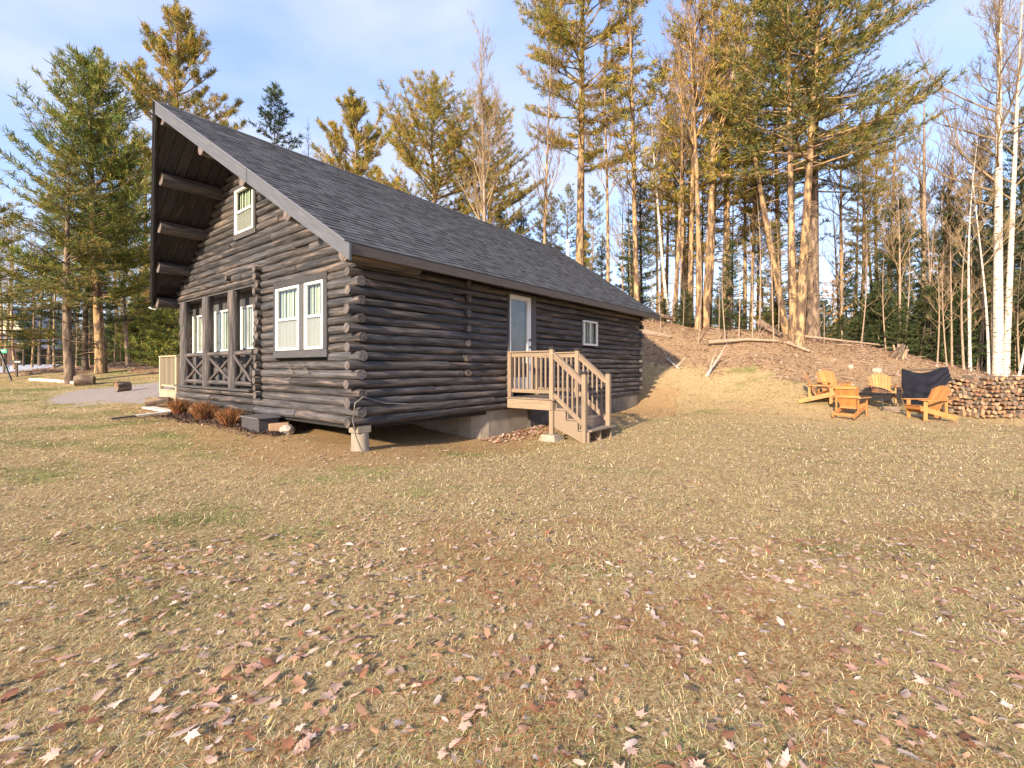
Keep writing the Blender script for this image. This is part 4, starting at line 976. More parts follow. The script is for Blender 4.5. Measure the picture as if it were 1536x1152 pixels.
# draped cloth on its rack
rk = thing('drying_rack', 'plain wooden rack of two posts and a bar under the black cloth', 'rack', on_ground(1385, 14.75))
zr = rk.location.z; XL = XA(1352, 14.75)-rk.location.x; XR = XA(1419, 14.75)-rk.location.x
for x in (XL+.05, XR-.05): mb = MB(); mb.box((x, 0, .60), (.06, .06, 1.3), None, (.5, .5, .5), .004); mb.build('rack_post', M['deck'], rk)
mb = MB(); mb.tube([(XL, 0, 1.24), (XR, 0, 1.29)], .03, 8, (.5, .5, .5)); mb.build('rack_bar', M['deck'], rk)
nu, nw = 46, 30; V = []
for side in (0, 1):
    for i in range(nw):
        for j in range(nu):
            u = j/(nu-1); w = i/(nw-1); x = XL-.02+(XR-XL+.04)*u
            topz = 1.30+.05*u-.16*math.sin(math.pi*min(1, u/.86))**1.1*(1-w*.3)
            edge = 1.02-.62*sstep(.60, 1.0, np.array(u))*1.0 if True else 1
            L = float(edge)+.03*math.sin(u*9); z = topz-w*L
            fold = .05*math.sin(6.5*math.hypot(u-.72, (w*1.0+.10))*3.3+1.2)*(.25+w*.8)*(1-.4*u)+.028*math.sin(u*21+w*3)*w
            y = -.05-.10*w+fold*(1 if w > .02 else 0)
            if side: y += .012
            V.append((x, y, max(z, .03)))
n0 = nu*nw; F_ = []
for i in range(nw-1):
    for j in range(nu-1):
        a = i*nu+j; F_.append((a, a+nu, a+nu+1, a+1)); F_.append((n0+a, n0+a+1, n0+a+nu+1, n0+a+nu))
mb = MB(); mb.add(V, F_, (1, 1, 1), smooth=True); o = mb.build('draped_cloth', M['tarp'], loc=tuple(rk.location)); props(o, 'large navy-black cloth hanging in folds over a rack beside the woodpile', 'cloth')

# ------------------------------------------------------------------ bits round the cabin
def rock(name, loc, s, label, m=M['stone'], seed=0, cat='stone', group=None, col=(1, 1, 1)):
    r = random.Random(seed); import bmesh
    bm = bmesh.new(); bmesh.ops.create_icosphere(bm, subdivisions=2, radius=1)
    off = Vector((r.uniform(0, 9),)*3)
    from mathutils import noise as mn
    for v in bm.verts: v.co *= 1+.32*mn.noise(v.co*1.4+off); v.co = Vector((v.co.x*s[0], v.co.y*s[1], v.co.z*s[2]))
    me = bpy.data.meshes.new(name); bm.to_mesh(me); bm.free(); vv = [tuple(v.co) for v in me.vertices]
    finish(me, None, np.tile(col, (len(vv), 1)), np.array(vv)*3+seed, m, False); o = bpy.data.objects.new(name, me); C.objects.link(o); o.location = loc; o.rotation_euler.z = r.uniform(0, 6)
    return props(o, label, cat, group)
rock('stone', on_ground(1315, 17.0, .12), (.20, .17, .15), 'pale rounded boulder half way up the leafy bank', seed=3, col=(1.1, .98, .88))
rock('stone', on_ground(431, 8.55, .08), (.13, .12, .10), 'rough grey stone wedged under the front logs', seed=4)
rock('stone', on_ground(1275, 17.6, .05), (.15, .1, .1), 'small pale rock low in the bank leaves behind the chairs', seed=5, col=(1.4, 1.2, 1.1))
mb = MB(); mb.box((0, 0, .09), (.34, .22, .2), Matrix.Rotation(.4, 3, 'Z'), (1.0, .72, .55), .015); o = mb.build('brick_block', M['concrete'], loc=on_ground(419, 8.65, 0)); props(o, 'tan concrete block shoring up the front logs beside the dark box', 'block')
mb = MB(); g = on_ground(390, 8.75); bxR = Matrix.Rotation(_ang, 3, 'Z')
o = thing('planter_box', 'dark grey wooden box on the ground at the foot of the porch corner', 'planter', g, _ang)
mb = MB(); mb.box((0, 0, .12), (.36, .72, .25), None, (.9, .9, .95), .006); mb.build('body', M['trim'], o)
mb = MB(); mb.box((0, 0, .262), (.42, .78, .03), None, (1.6, 1.6, 1.7), .005); mb.build('lid', M['trim'], o)
# mulch bed
mx0 = [on_ground(p, y) for p, y in ((262, 10.9), (300, 9.3), (345, 8.3), (400, 8.2), (432, 8.4), (415, 8.9), (370, 9.6), (300, 11.6))]
mc = sum((Vector(p) for p in mx0), Vector())/len(mx0)
xs = []; N_ = 2600; ang = RS.rand(N_)*2*np.pi; rr = np.sqrt(RS.rand(N_))
s_ = RS.uniform(0, 1, N_); cx_ = mx0[0].x+(mx0[4].x-mx0[0].x)*s_; cy_ = mx0[0].y+(mx0[4].y-mx0[0].y)*s_; wd = RS.randn(N_)*.28*(1-.4*s_)
mxx = cx_+wd*.5-.1; myy = cy_+wd*.9
v, f, c = leaves(mxx, myy, .04, .5, .02); c = c*0+np.array((.075, .05, .042))*(.5+1.1*RS.rand(len(c)//1, 1))
ml_ = np_mesh('mulch', v, f, c, v, M['leaf']); props(ml_, 'dark bark mulch round the orange shrubs at the porch foot', 'mulch', None, 'stuff')
# orange-stemmed dormant shrubs
SHL = ['dormant orange-stemmed shrub nearest the white boards', 'dormant orange-stemmed shrub in the middle of the three below the porch', 'dormant orange-stemmed shrub next to the dark planter box']
for k, (px, Y, h, w) in enumerate(((269, 11.0, .40, .24), (305, 10.0, .42, .29), (345, 9.1, .36, .26))):
    g = on_ground(px, Y); o = thing('dormant_shrub', SHL[k], 'shrub', g, 0, 'dormant shrubs below the porch')
    mb = MB(); r = random.Random(k)
    for i in range(150):
        a = r.uniform(0, 6.28); q = r.uniform(0, 1)**.6; b0 = Vector((math.cos(a)*q*w*.45, math.sin(a)*q*w*.45, 0)); tp = Vector((math.cos(a)*q*w*1.15+r.uniform(-.03, .03), math.sin(a)*q*w*1.15+r.uniform(-.03, .03), h*r.uniform(.65, 1.08)*(1-.28*q*q)))
        c = r.uniform(.6, 1.4); mb.tube([b0, b0.lerp(tp, .5)+Vector((0, 0, .03)), tp], [.006, .005, .003], 3, (c, c*r.uniform(.8, 1.4), c), False, r=r)
        for j in range(2):
            p = b0.lerp(tp, r.uniform(.5, .9)); mb.tube([p, p+Vector((r.uniform(-.06, .06), r.uniform(-.06, .06), r.uniform(.05, .1)))], [.004, .002], 3, (c, c*1.2, c), False, r=r)
    mb.build('stems', M['stem'], o)
    mb = MB()
    for i in range(26):
        a = r.uniform(0, 6.28); q = r.uniform(0, 1); mb.tube([(0, 0, 0), (math.cos(a)*w*.4*q, math.sin(a)*w*.4*q, h*.35), (math.cos(a)*w*.7*q, math.sin(a)*w*.7*q, h*.6)], [.009, .007, .005], 4, (.35, .4, .5), False, r=r)
    mb.build('base_twigs', M['stem'], o)
# white boards lying on the grass
for (a, b, w, lab) in (((222, 611), (262, 618), .26, 'wide white board lying flat beside the porch shrubs'), ((204, 631), (258, 618), .14, 'narrow white board with a dark end pointing at the lawn')):
    Ya, Yb = (11.9, 11.1) if w > .2 else (10.4, 11.0); A = on_ground(a[0], Ya, .05); B = on_ground(b[0], Yb, .05+(.03 if w < .2 else 0))
    o = thing('white_board', lab, 'board', A, 0); mb = MB(); mb.bar(Vector(), B-A, w, .035, ch=.004); mb.build('plank', M['plank'], o)
    if w < .2: d = (A-B).normalized(); mb = MB(); mb.bar(Vector(), d*.45, w*.9, .03, ch=.004); mb.build('dark_tip', M['trim'], o)
# cut log rounds on the lawn edge
for (px, Y, r_, L, rz, lab) in ((127, 17.4, .19, .55, .5, 'cut log round with bark lying at the foot of the leaning tree'), (184, 14.8, .16, .36, 1.1, 'small cut log round lying alone on the gravel'), (238, 12.2, .14, .5, .3, 'dark log lying against the tan deck')):
    o = thing('log_round', lab, 'log', on_ground(px, Y, r_*.9), rz); mb = MB(); d = .45
    mb.tube([(-L/2, 0, 0), (-L/4, 0, .01), (L/4, 0, 0), (L/2, 0, 0)], [r_, r_*1.04, r_*1.02, r_], 16, (1, 1, 1), False, .04); mb.build('bark', M['bark_pine'], o)
    for sx in (-1, 1):
        mb = MB(); n = 16; mb.add([(sx*(L/2-.004), math.cos(2*math.pi*k/n)*r_*.97, math.sin(2*math.pi*k/n)*r_*.97) for k in range(n)], [tuple(range(n))[::sx]], (.6, .55, .5)); mb.build('cut_end', M['split'], o)
mb = MB(); pts = [on_ground(p, y, .04) for p, y in ((45, 18.2), (70, 17.9), (95, 17.8), (118, 17.6))]; g = pts[0].copy()
mb.tube([p-g for p in pts], [.05, .06, .06, .05], 8, (1.4, 1.35, 1.3), True, .08); o = mb.build('edging_pole', M['bark_birch'], loc=g); props(o, 'thin pale pole lying along the lawn edge toward the road', 'pole')

# ------------------------------------------------------------------ fallen logs and sticks on the bank
def fallen(pts, rad, m, label, stubs=3, seed=0):
    r = random.Random(seed); g = Vector(pts[0]); o = thing('fallen_log', label, 'fallen log', g); mb = MB(); n = 12
    P_ = [Vector(p)-g for p in pts]; q = []
    for i in range(n+1):
        f = i/n*(len(P_)-1); k = min(int(f), len(P_)-2); q.append(P_[k].lerp(P_[k+1], f-k))
    mb.tube(q, [rad*(1.05-.45*i/n) for i in range(n+1)], 9, (1, 1, 1), True, .08, r=r); mb.build('trunk', m, o)
    if stubs:
        mb = MB()
        for k in range(stubs): p = q[r.randint(2, n-2)]; d = Vector((r.uniform(-.5, .5), r.uniform(-.5, .1), r.uniform(.3, .9))); mb.tube([p, p+d*.4, p+d*.8+Vector((.05, 0, .05))], [.02, .014, .006], 5, (1, 1, 1), r=r)
        mb.build('branch_stubs', m, o)
def OG(px, Y, dz=.05): return on_ground(px, Y, dz)
fallen([OG(1062, 20.0, .22), OG(1120, 19.9, .14), OG(1168, 19.8, .10)], .085, M['bark_bare'], 'long pale birch trunk lying across the top of the bank', 4, 1)
fallen([OG(1138, 21.4, .45), OG(1172, 20.3, .15)], .17, M['bark_pine'], 'thick grey log sloping down behind the birch trunk', 1, 2)
fallen([OG(1182, 19.6, .12), OG(1205, 19.0, .1), OG(1215, 18.8, .08)], .08, M['bark_bare'], 'short pale log lying at the foot of the twin pines', 2, 3)
fallen([OG(962, 20.6, .10), OG(1006, 20.8, .1)], .14, M['bark_bare'], 'stout yellowish log lying just past the cabin corner', 0, 4)
fallen([OG(962, 22.2, .35), OG(1010, 22.6, .3)], .15, M['bark_pine'], 'brown log stacked behind the yellowish one at the cabin corner', 0, 5)
fallen([OG(1186, 20.4, .2), OG(1260, 20.3, .15), OG(1330, 20.6, .2)], .06, M['bark_bare'], 'long thin pole lying along the crest of the bank', 2, 6)
fallen([OG(1000, 19.0, .1), OG(1018, 18.2, .08)], .05, M['bark_birch'], 'broken pale branch lying near the cabin end of the bank', 2, 7)
fallen([OG(1060, 17.7, .05), OG(1078, 18.5, .32)], .055, M['bark_birch'], 'forked pale branch sticking up from the middle of the bank', 4, 8)
# split stump and brush
sp_ = thing('broken_stump', 'splintered weathered stump leaning at the top of the bank above the cloth', 'stump', OG(1350, 18.6, 0), .4)
mb = MB(); r = random.Random(4)
for k in range(16): a = r.uniform(-.3, .3); mb.bar((a, r.uniform(-.15, .15), -.1), (a*1.4+.25, r.uniform(-.2, .2), r.uniform(.25, .6)), .05, .03, (1.2, 1.1, 1.0) if k % 3 else (.4, .4, .4))
mb.build('splinters', M['bark_bare'], sp_)
mb = MB(); mb.tube([(-.3, 0, .1), (0, .05, .2), (.25, .05, .5)], [.2, .17, .12], 9, (1, 1, 1), True, .12, r=r); mb.build('stump_wood', M['bark_pine'], sp_)
mb = MB(); r = random.Random(14); cnt2 = 0
while cnt2 < 1500:
    x, y = r.uniform(-24, 30), r.uniform(13, 27)
    if r.random() > float(bankmask(np.array(x), np.array(y))): continue
    if abs(x) > 1.25*y: continue
    L = r.uniform(.2, 1.5)*r.uniform(.4, 1); a = r.uniform(0, 3.14); z = gz(x, y)+.03
    d = Vector((math.cos(a), math.sin(a), r.uniform(-.05, .45 if r.random() < .3 else .1)))*L; k = r.uniform(.6, 1.5)
    mb.tube([(x, y, z), Vector((x, y, z))+d*.5+Vector((0, 0, r.uniform(0, .06))), Vector((x, y, z))+d], [r.uniform(.006, .022), r.uniform(.006, .016), .004], 4, (k, k*.95, k*.9), False, r=r); cnt2 += 1
o = mb.build('brushwood', M['bark_bare']); props(o, 'tangle of fallen twigs and sticks strewn over the leafy bank', 'brushwood', None, 'stuff')

# ------------------------------------------------------------------ road, signs and houses far left
def sheet(name, outline, dz, m):
    # gridded patch draped over the terrain
    xs_ = np.array([p[0] for p in outline]); ys_ = np.array([p[1] for p in outline])
    n = 60; u = np.linspace(0, 1, n)
    h = len(outline)//2; L_a = outline[:h]; L_b = outline[h:][::-1]
    def at(Ls, q): f = q*(len(Ls)-1); k = min(int(f), len(Ls)-2); a, b = Vector(Ls[k]), Vector(Ls[k+1]); return a.lerp(b, f-k)
    V = []; 
    for q in u:
        a, b = at(L_a, q), at(L_b, q)
        for w in np.linspace(0, 1, 14): p = a.lerp(b, w); V.append((p.x, p.y))
    V = np.array(V); Z = gza(V[:, 0], V[:, 1])+dz; v = np.column_stack([V, Z]); ii = np.arange(n*14).reshape(n, 14)
    f = np.stack([ii[:-1, :-1].ravel(), ii[:-1, 1:].ravel(), ii[1:, 1:].ravel(), ii[1:, :-1].ravel()], 1)
    o = np_mesh(name, v, f, None, v, m, smooth=True); o['kind'] = 'structure'; return o
M['road'] = mat('pale_asphalt', (.40, .42, .46), .8, ns=2, var=.08, bump=.1)
W2 = lambda px, Y: (XA(px, Y), Y)
sheet('road', [(-70, 27), (-46, 26.5), W2(8, 26.5), W2(50, 29), W2(80, 35), W2(92, 44), (-90, 50), (-62, 50), W2(-30, 50), W2(20, 50), W2(50, 50), W2(82, 50)], .10, M['road'])
def sign(px, Y, h, w, hh, m, label, lines, lean=0):
    o = thing('road_sign', label, 'sign', on_ground(px, Y)); o.rotation_euler = (0, lean, .2)
    mb = MB(); mb.box((0, 0, h/2), (.06, .06, h)); mb.build('sign_post', M['bark_dark'], o)
    mb = MB(); mb.box((0, -.05, h), (w, .03, hh), None, (1, 1, 1), .004); p = mb.build('sign_panel', m, o)
    mb = MB()
    for (a, b, z) in lines: mb.box(((a+b)/2*w, -.068, h+z*hh), ((b-a)*w, .006, hh*.22))
    mb.build('sign_lettering', M['white'], p)
sign(6, 22.5, 1.05, .32, .19, M['green'], 'small bright green road sign at the edge of the road', [(-.3, .3, .12)])
sign(25, 19.5, .62, .42, .13, M['black'], 'low dark address sign with a pale number on the lawn edge', [(-.05, .40, 0)])
gw = thing('guy_wire_guard', 'dark slanting guy wire running down to the lawn edge', 'wire', on_ground(17, 18.3)); mb = MB(); mb.tube([(0, 0, 0), (-.35, .1, .6), (-2.4, .7, 4.2), (-6, 2, 10.4)], [.035, .035, .02, .012], 6, (.2, .3, .25)); mb.build('wire', M['black'], gw)
def house(name, loc, rz, w, d, h, rh, mw, mr2, label, wins):
    o = thing(name, label, 'house', loc, rz); mb = MB()
    v = [(-w/2, -d/2, -.5), (w/2, -d/2, -.5), (w/2, d/2, -.5), (-w/2, d/2, -.5), (-w/2, -d/2, h), (w/2, -d/2, h), (w/2, d/2, h), (-w/2, d/2, h), (0, -d/2, h+rh), (0, d/2, h+rh)]
    mb.add(v, [(0, 1, 5, 8, 4), (2, 3, 7, 9, 6), (1, 2, 6, 5), (3, 0, 4, 7)]); mb.build('wall', mw, o)
    e = .35; mb = MB(); 
    for sg in (-1, 1):
        a = [(0, -d/2-e, h+rh+.06), (sg*(w/2+e), -d/2-e, h-rh/(w/2)*e+.06), (sg*(w/2+e), d/2+e, h-rh/(w/2)*e+.06), (0, d/2+e, h+rh+.06)]; b = [(p[0], p[1], p[2]+.15) for p in a]
        mb.add(a+b, [(0, 1, 2, 3), (7, 6, 5, 4), (0, 4, 5, 1), (1, 5, 6, 2), (2, 6, 7, 3)] if sg < 0 else [(3, 2, 1, 0), (4, 5, 6, 7), (1, 5, 4, 0), (2, 6, 5, 1), (3, 7, 6, 2)])
    mb.build('roof', mr2, o)
    for (x, z, ww, hh) in wins:
        mb = MB(); mb.box((x, -d/2-.03, z), (ww+.16, .06, hh+.16)); f = mb.build('window', M['white'], o); mb = MB(); mb.box((x, -d/2-.065, z), (ww, .02, hh)); mb.build('pane', M['dark'], f)
def zg(px, Y): return on_ground(px, Y)
house('house', zg(61, 62), .15, 5.5, 9, 2.6, 4.4, M['cream'], M['greyroof'], 'steep-gabled cream house across the road among trees', [(0, 3.6, .9, 1.2), (-1.4, 1.2, .9, 1.1)])
house('house', zg(4, 54), .35, 9, 7, 2.0, 1.5, M['cabin2'], M['greyroof'], 'low brown house with pale roof across the road', [(1.6, 1.0, .9, 1.1)])
house('house', zg(285, 31), -.1, 4.2, 5, 2.4, 1.4, M['cabin2'], M['trim'], 'dark brown neighbouring cabin in the trees behind the tan deck', [(-.6, 1.3, .9, .9)])
wst = thing('wooden_steps', 'weathered pinkish wooden steps on the mound behind the gravel', 'steps', on_ground(225, 24.5), -.2)
for k in range(4): mb = MB(); mb.box((0, .3*k, .14+.19*k), (1.0, .30, .05), None, (1.2, 1.0, .9), .004); mb.build('tread', M['tread'], wst)
for sx in (-.52, .52): mb = MB(); mb.bar((sx, -.15, .0), (sx, 1.1, .76), .05, .2, (1.2, 1, .9)); mb.build('stringer', M['tread'], wst)
# overhead cables
for k, (ya, yb, Y, lab) in enumerate(((313, 342, 16, 'upper overhead cable crossing the trees beside the gable'), (341, 358, 17, 'middle overhead cable crossing the trees beside the gable'), (408, 450, 15, 'low slack cable crossing in front of the dark conifers'))):
    A = P(-160, ya-22, Y+6); B = P(330, yb+12, Y+8) if k < 2 else P(330, yb+5, Y+8); mb = MB(); pts = []
    for i in range(17): q = i/16; p = A.lerp(B, q); p.z -= .5*math.sin(math.pi*q); pts.append(p-A)
    mb.tube(pts, .013, 4, (1.5, 1.5, 1.5)); o = mb.build('overhead_cable', M['wire'], loc=A); props(o, lab, 'cable')
# ------------------------------------------------------------------ trees
PAL = {
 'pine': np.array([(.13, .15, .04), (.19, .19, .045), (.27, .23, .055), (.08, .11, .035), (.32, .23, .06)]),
 'gold': np.array([(.27, .25, .045), (.36, .29, .055), (.43, .31, .065), (.17, .18, .045), (.38, .23, .06)]),  # needles with the golden sunlight put into their colour
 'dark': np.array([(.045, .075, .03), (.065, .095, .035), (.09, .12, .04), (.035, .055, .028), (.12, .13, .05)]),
 'tan': np.array([(.46, .27, .10), (.55, .36, .15), (.38, .20, .08)]),
 'green': np.array([(.14, .19, .04), (.18, .21, .045), (.25, .25, .055), (.08, .12, .035), (.32, .29, .07)]),
}
class Tufts:
    def __init__(s): s.c = []; s.d = []; s.z = []
    def add(s, c, d, z): s.c.append(tuple(c)); s.d.append(tuple(d)); s.z.append(z)
    def build(s, name, parent, pal, K=6, wid=.028, spread=.75, rs=None):
        rs = rs or RS; c = np.array(s.c); d = np.array(s.d); z = np.array(s.z); n = len(c)
        if n == 0: return None
        D = d[:, None, :]+rs.randn(n, K, 3)*spread; D /= np.linalg.norm(D, axis=2, keepdims=True)
        L = z[:, None]*(.65+.6*rs.rand(n, K)); S = np.cross(D, rs.randn(n, K, 3)); S /= np.linalg.norm(S, axis=2, keepdims=True)+1e-6
        w = wid*(.7+.6*rs.rand(n, K))/2; base = c[:, None, :]+rs.randn(n, K, 3)*z[:, None, None]*.18
        v = np.stack([base-S*w[..., None]*.7, base+S*w[..., None]*.7, base+D*(L*.6)[..., None]+S*w[..., None], base+D*L[..., None]], 2).reshape(-1, 3)
        f = np.arange(n*K)[:, None]*4+[0, 1, 2, 3]
        P_ = PAL[pal]; col = P_[rs.choice(len(P_), n)]*(.75+.5*rs.rand(n))[:, None]; col = np.repeat(np.repeat(col, K, 0)*(.85+.3*rs.rand(n*K))[:, None], 4, 0)
        return np_mesh(name, v, f, col, v, M['needle'], parent)
def trunk_pts(r, H, bend, n=12):
    a, b = r.uniform(-1, 1)*bend, r.uniform(-1, 1)*bend; p1, p2 = r.uniform(0, 6), r.uniform(0, 6)
    def at(h): q = h/H; return Vector((a*math.sin(q*3+p1)-a*math.sin(p1), b*math.sin(q*3+p2)-b*math.sin(p2), h))
    return at
def conifer(name, label, loc, H, r0, c0, Lf, seed, pal='pine', bark='bark_pine', gap=.55, per=5, elev=(.15, .9), droop=0.0, curve=.25, tuft=.2, K=6, wid=.03, lat=.36, step=.28, bare=.35, dead=14, bend=.25, group=None, spread=.7, dens=1.0, thick=1.0, lean=(0, 0), gaps=.0, cat='tree'):
    r = random.Random(seed); rs = np.random.RandomState(seed); o = thing(name, label, cat, loc, 0, group); at = trunk_pts(r, H, bend)
    tr = MB(); n = 16; tr.tube([at(H*i/n-(.3 if i == 0 else 0)) for i in range(n+1)], [max(.012, r0*(1-i/n)**.8*(1.0 if i else 1.25)) for i in range(n+1)], 9, (1, 1, 1), False, .05, r=r)
    br = MB(); T = Tufts(); h = c0*H
    for k in range(dead):
        hh = H*r.uniform(c0*.25, c0+.05); a = r.uniform(0, 6.28); L = r.uniform(.3, 1.4); p = at(hh); d = Vector((math.cos(a), math.sin(a), r.uniform(-.1, .25)))
        br.tube([p, p+d*L*.5, p+d*L+Vector((0, 0, -.05*L))], [.022, .014, .005], 4, (.8, .8, .8), False, r=r)
    while h < H*.985:
        f = (h-c0*H)/(H-c0*H); el = elev[0]+(elev[1]-elev[0])*f
        for k in range(per):
            if r.random() < gaps: continue
            L = Lf(f)*r.uniform(.62, 1.12)
            if L < .12: continue
            a = r.uniform(0, 6.28); hz = h+r.uniform(-.5, .5)*gap; p0 = at(min(hz, H*.99)); hd = Vector((math.cos(a), math.sin(a), 0)); el2 = el+r.uniform(-.12, .12)
            pts = []; m = 6
            wob = r.uniform(-.25, .25)
            for i in range(m+1):
                x = i/m; rot = Matrix.Rotation(wob*x, 3, 'Z') @ hd
                pts.append(p0+rot*(L*x*math.cos(el2))+Vector((0, 0, L*(x*math.sin(el2)-droop*x*x*.5+curve*x**3*.6))))
            rb = max(.007, .0095*L**1.1*thick); br.tube(pts, [rb*(1-.8*i/m)+.003 for i in range(m+1)], 5, (1, 1, 1), False, r=r)
            s = bare*L if L > .8 else .1*L; sgn = 1
            while s < L:
                x = s/L*m; i = min(int(x), m-1); p = pts[i].lerp(pts[i+1], x-i); d = (pts[i+1]-pts[i]).normalized(); sd = Vector((-d.y, d.x, 0)).normalized()*sgn; sgn = -sgn
                l2 = lat*(L-s)*r.uniform(.6, 1.1)+.12; dd = (d*.75+sd+Vector((0, 0, .12+curve*.5))).normalized(); q = .12
                if r.random() < dens:
                    br.tube([p, p+dd*l2*.9], [.007*thick+.002*L, .003], 3, (1, 1, 1), False, r=r)
                    while q < l2+.05:
                        T.add(p+dd*q+Vector((0, 0, r.uniform(-.04, .04))), dd+Vector((0, 0, .25)), tuft*r.uniform(.75, 1.2)); q += tuft*.62
                    T.add(p, d, tuft)
                s += step*r.uniform(.7, 1.3)
            T.add(pts[-1], (pts[-1]-pts[-2]).normalized()*1.5, tuft*1.2); T.add(pts[-1].lerp(pts[-2], .3), (pts[-1]-pts[-2]).normalized(), tuft)
        h += gap*r.uniform(.75, 1.25)*(1-.35*f)
    T.add(at(H), (0, 0, 2), tuft*1.3); T.add(at(H*.99), (0, 0, 1), tuft)
    t = tr.build('trunk', M[bark], o); br.build('branches', M[bark], o); T.build('crown', o, pal, K, wid, spread, rs)
    o.rotation_euler = (lean[1], lean[0], 0); return o
def redpine(name, label, loc, H, r0, c0, R, seed, pal='gold', group=None, tuft=.34, n=60, lean=(0, 0)):
    r = random.Random(seed); rs = np.random.RandomState(seed); o = thing(name, label, 'tree', loc, 0, group); at = trunk_pts(r, H, .3)
    tr = MB(); tr.tube([at(H*i/12) for i in range(13)], [max(.02, r0*(1-i/12)**.75) for i in range(13)], 9, (1, 1, 1), False, .05, r=r); br = MB(); T = Tufts()
    for k in range(n):
        f = r.uniform(0, 1); h = H*(c0+(1-c0)*f*.96); L = R*(math.sin(math.pi*min(1, .22+.78*f)))**.7*r.uniform(.45, 1.08); a = r.uniform(0, 6.28); el = r.uniform(0, .5)+.75*f; p = at(h)
        hd = Vector((math.cos(a)*math.cos(el), math.sin(a)*math.cos(el), math.sin(el))); pts = [p+hd*L*x+Vector((0, 0, .3*L*x*x-.15*L*x)) for x in (0, .25, .5, .75, 1)]
        br.tube(pts, [.016*L+.01, .013*L+.008, .01*L+.006, .007*L+.005, .008], 5, (1, 1, 1), False, r=r)
        for j in range(int(5+L*4)):
            x = r.uniform(.25, 1); i = min(int(x*4), 3); q = pts[i].lerp(pts[i+1], x*4-i); d = (hd+Vector((r.uniform(-.9, .9), r.uniform(-.9, .9), r.uniform(-.1, .9)))).normalized(); l2 = r.uniform(.3, .9)*(1.3-x)
            e = q+d*l2+Vector((0, 0, l2*.2)); br.tube([q, q.lerp(e, .5)-Vector((0, 0, .03)), e], [.014, .011, .007], 4, (1, 1, 1), False, r=r)
            up = Vector((d.x*.5, d.y*.5, .9)); T.add(e, up, tuft); T.add(e+up*.12, up, tuft*.9); T.add(e-d*.15, up, tuft*.8)
        T.add(pts[-1], hd+Vector((0, 0, .5)), tuft*1.1); T.add(pts[-1]+Vector((0, 0, .12)), (0, 0, 1), tuft)
    tr.build('trunk', M['bark_gold'], o); br.build('branches', M['bark_gold'], o); T.build('crown', o, pal, 11, .04, .7, rs); o.rotation_euler = (lean[1], lean[0], 0); return o
def bare(name, label, loc, H, r0, seed, bark='bark_bare', fork=.35, up=.75, Lr=.30, nb=22, group=None, lean=(0, 0), twig=1.0, bend=.3, depth=3, col=(1, 1, 1), cat='tree', stems=1, tone_=1.0):
    r = random.Random(seed); o = thing(name, label, cat, loc, 0, group); tr = MB(); br = MB()
    def limb(p, d, L, rad, lv):
        pts = [p]; m = 5 if lv == 0 else 4; dd = d.copy()
        for i in range(m): dd = (dd+Vector((r.uniform(-.17, .17), r.uniform(-.17, .17), .10))).normalized(); pts.append(pts[-1]+dd*L/m)
        br.tube(pts, [max(.0035, rad*(1-.78*i/m)) for i in range(m+1)], 5 if lv == 0 else 3, (tone_, tone_*.98, tone_*.78), False, r=r)
        if lv >= depth: return
        n = int((7 if lv == 0 else 4.5)*twig)
        for k in range(n):
            q = r.uniform(.22, 1); i = min(int(q*m), m-1); b = pts[i].lerp(pts[i+1], q*m-i); t = (pts[i+1]-pts[i]).normalized()
            nd = (t+Vector((r.uniform(-1, 1), r.uniform(-1, 1), r.uniform(-.2, .7)))*.75).normalized(); limb(b, nd, L*r.uniform(.3, .55), max(.004, rad*.42), lv+1)
    for st in range(stems):
        ox = Vector((r.uniform(-.3, .3), r.uniform(-.3, .3), 0)) if st else Vector(); sl = Vector((r.uniform(-.12, .12), r.uniform(-.1, .1), 0)) if st else Vector(); HH = H*(1 if not st else r.uniform(.75, .97)); base = trunk_pts(r, HH, bend)
        at = lambda h: base(h)+ox+sl*h
        n = 14; tr.tube([at(HH*i/n-(.25 if i == 0 else 0)) for i in range(n+1)], [max(.008, r0*(1-i/n)**.75*(1.15 if i == 0 else 1)) for i in range(n+1)], 8, col, False, .06, r=r)
        for k in range(nb):
            h = HH*(fork+(1-fork)*(k+r.random())/nb*.98); L = H*Lr*(1-.72*(h/HH-fork)/(1-fork))*r.uniform(.5, 1.1); a = r.uniform(0, 6.28); el = up+r.uniform(-.25, .25)
            limb(at(h), Vector((math.cos(a)*math.cos(el), math.sin(a)*math.cos(el), math.sin(el))), L, max(.008, r0*.42*(1-h/HH)+.008), 0 if L > 1.0 else 1)
    tr.build('trunk', M[bark], o); br.build('branches', M[bark if bark != 'bark_birch' else 'bark_bare'], o); o.rotation_euler = (lean[1], lean[0], 0); return o
def TH(px, Y, ytop): g = on_ground(px, Y); return g, (CAM_Z-(ytop-HOR)/F_PX*Y)-g.z
def LN(pb, pt, Y, H): return math.atan((pt-pb)/F_PX*Y/H)
cone = lambda R, p=.8, lo=.75: (lambda f: R*((1-f)**p)*(lo+(1-lo)*min(1, f*5)))
dome = lambda R, pk=.35: (lambda f: R*(max(0.02, math.sin(math.pi*min(1, max(0, (f+pk*.6)/(1+pk*.6)))**1.05)))**.65)

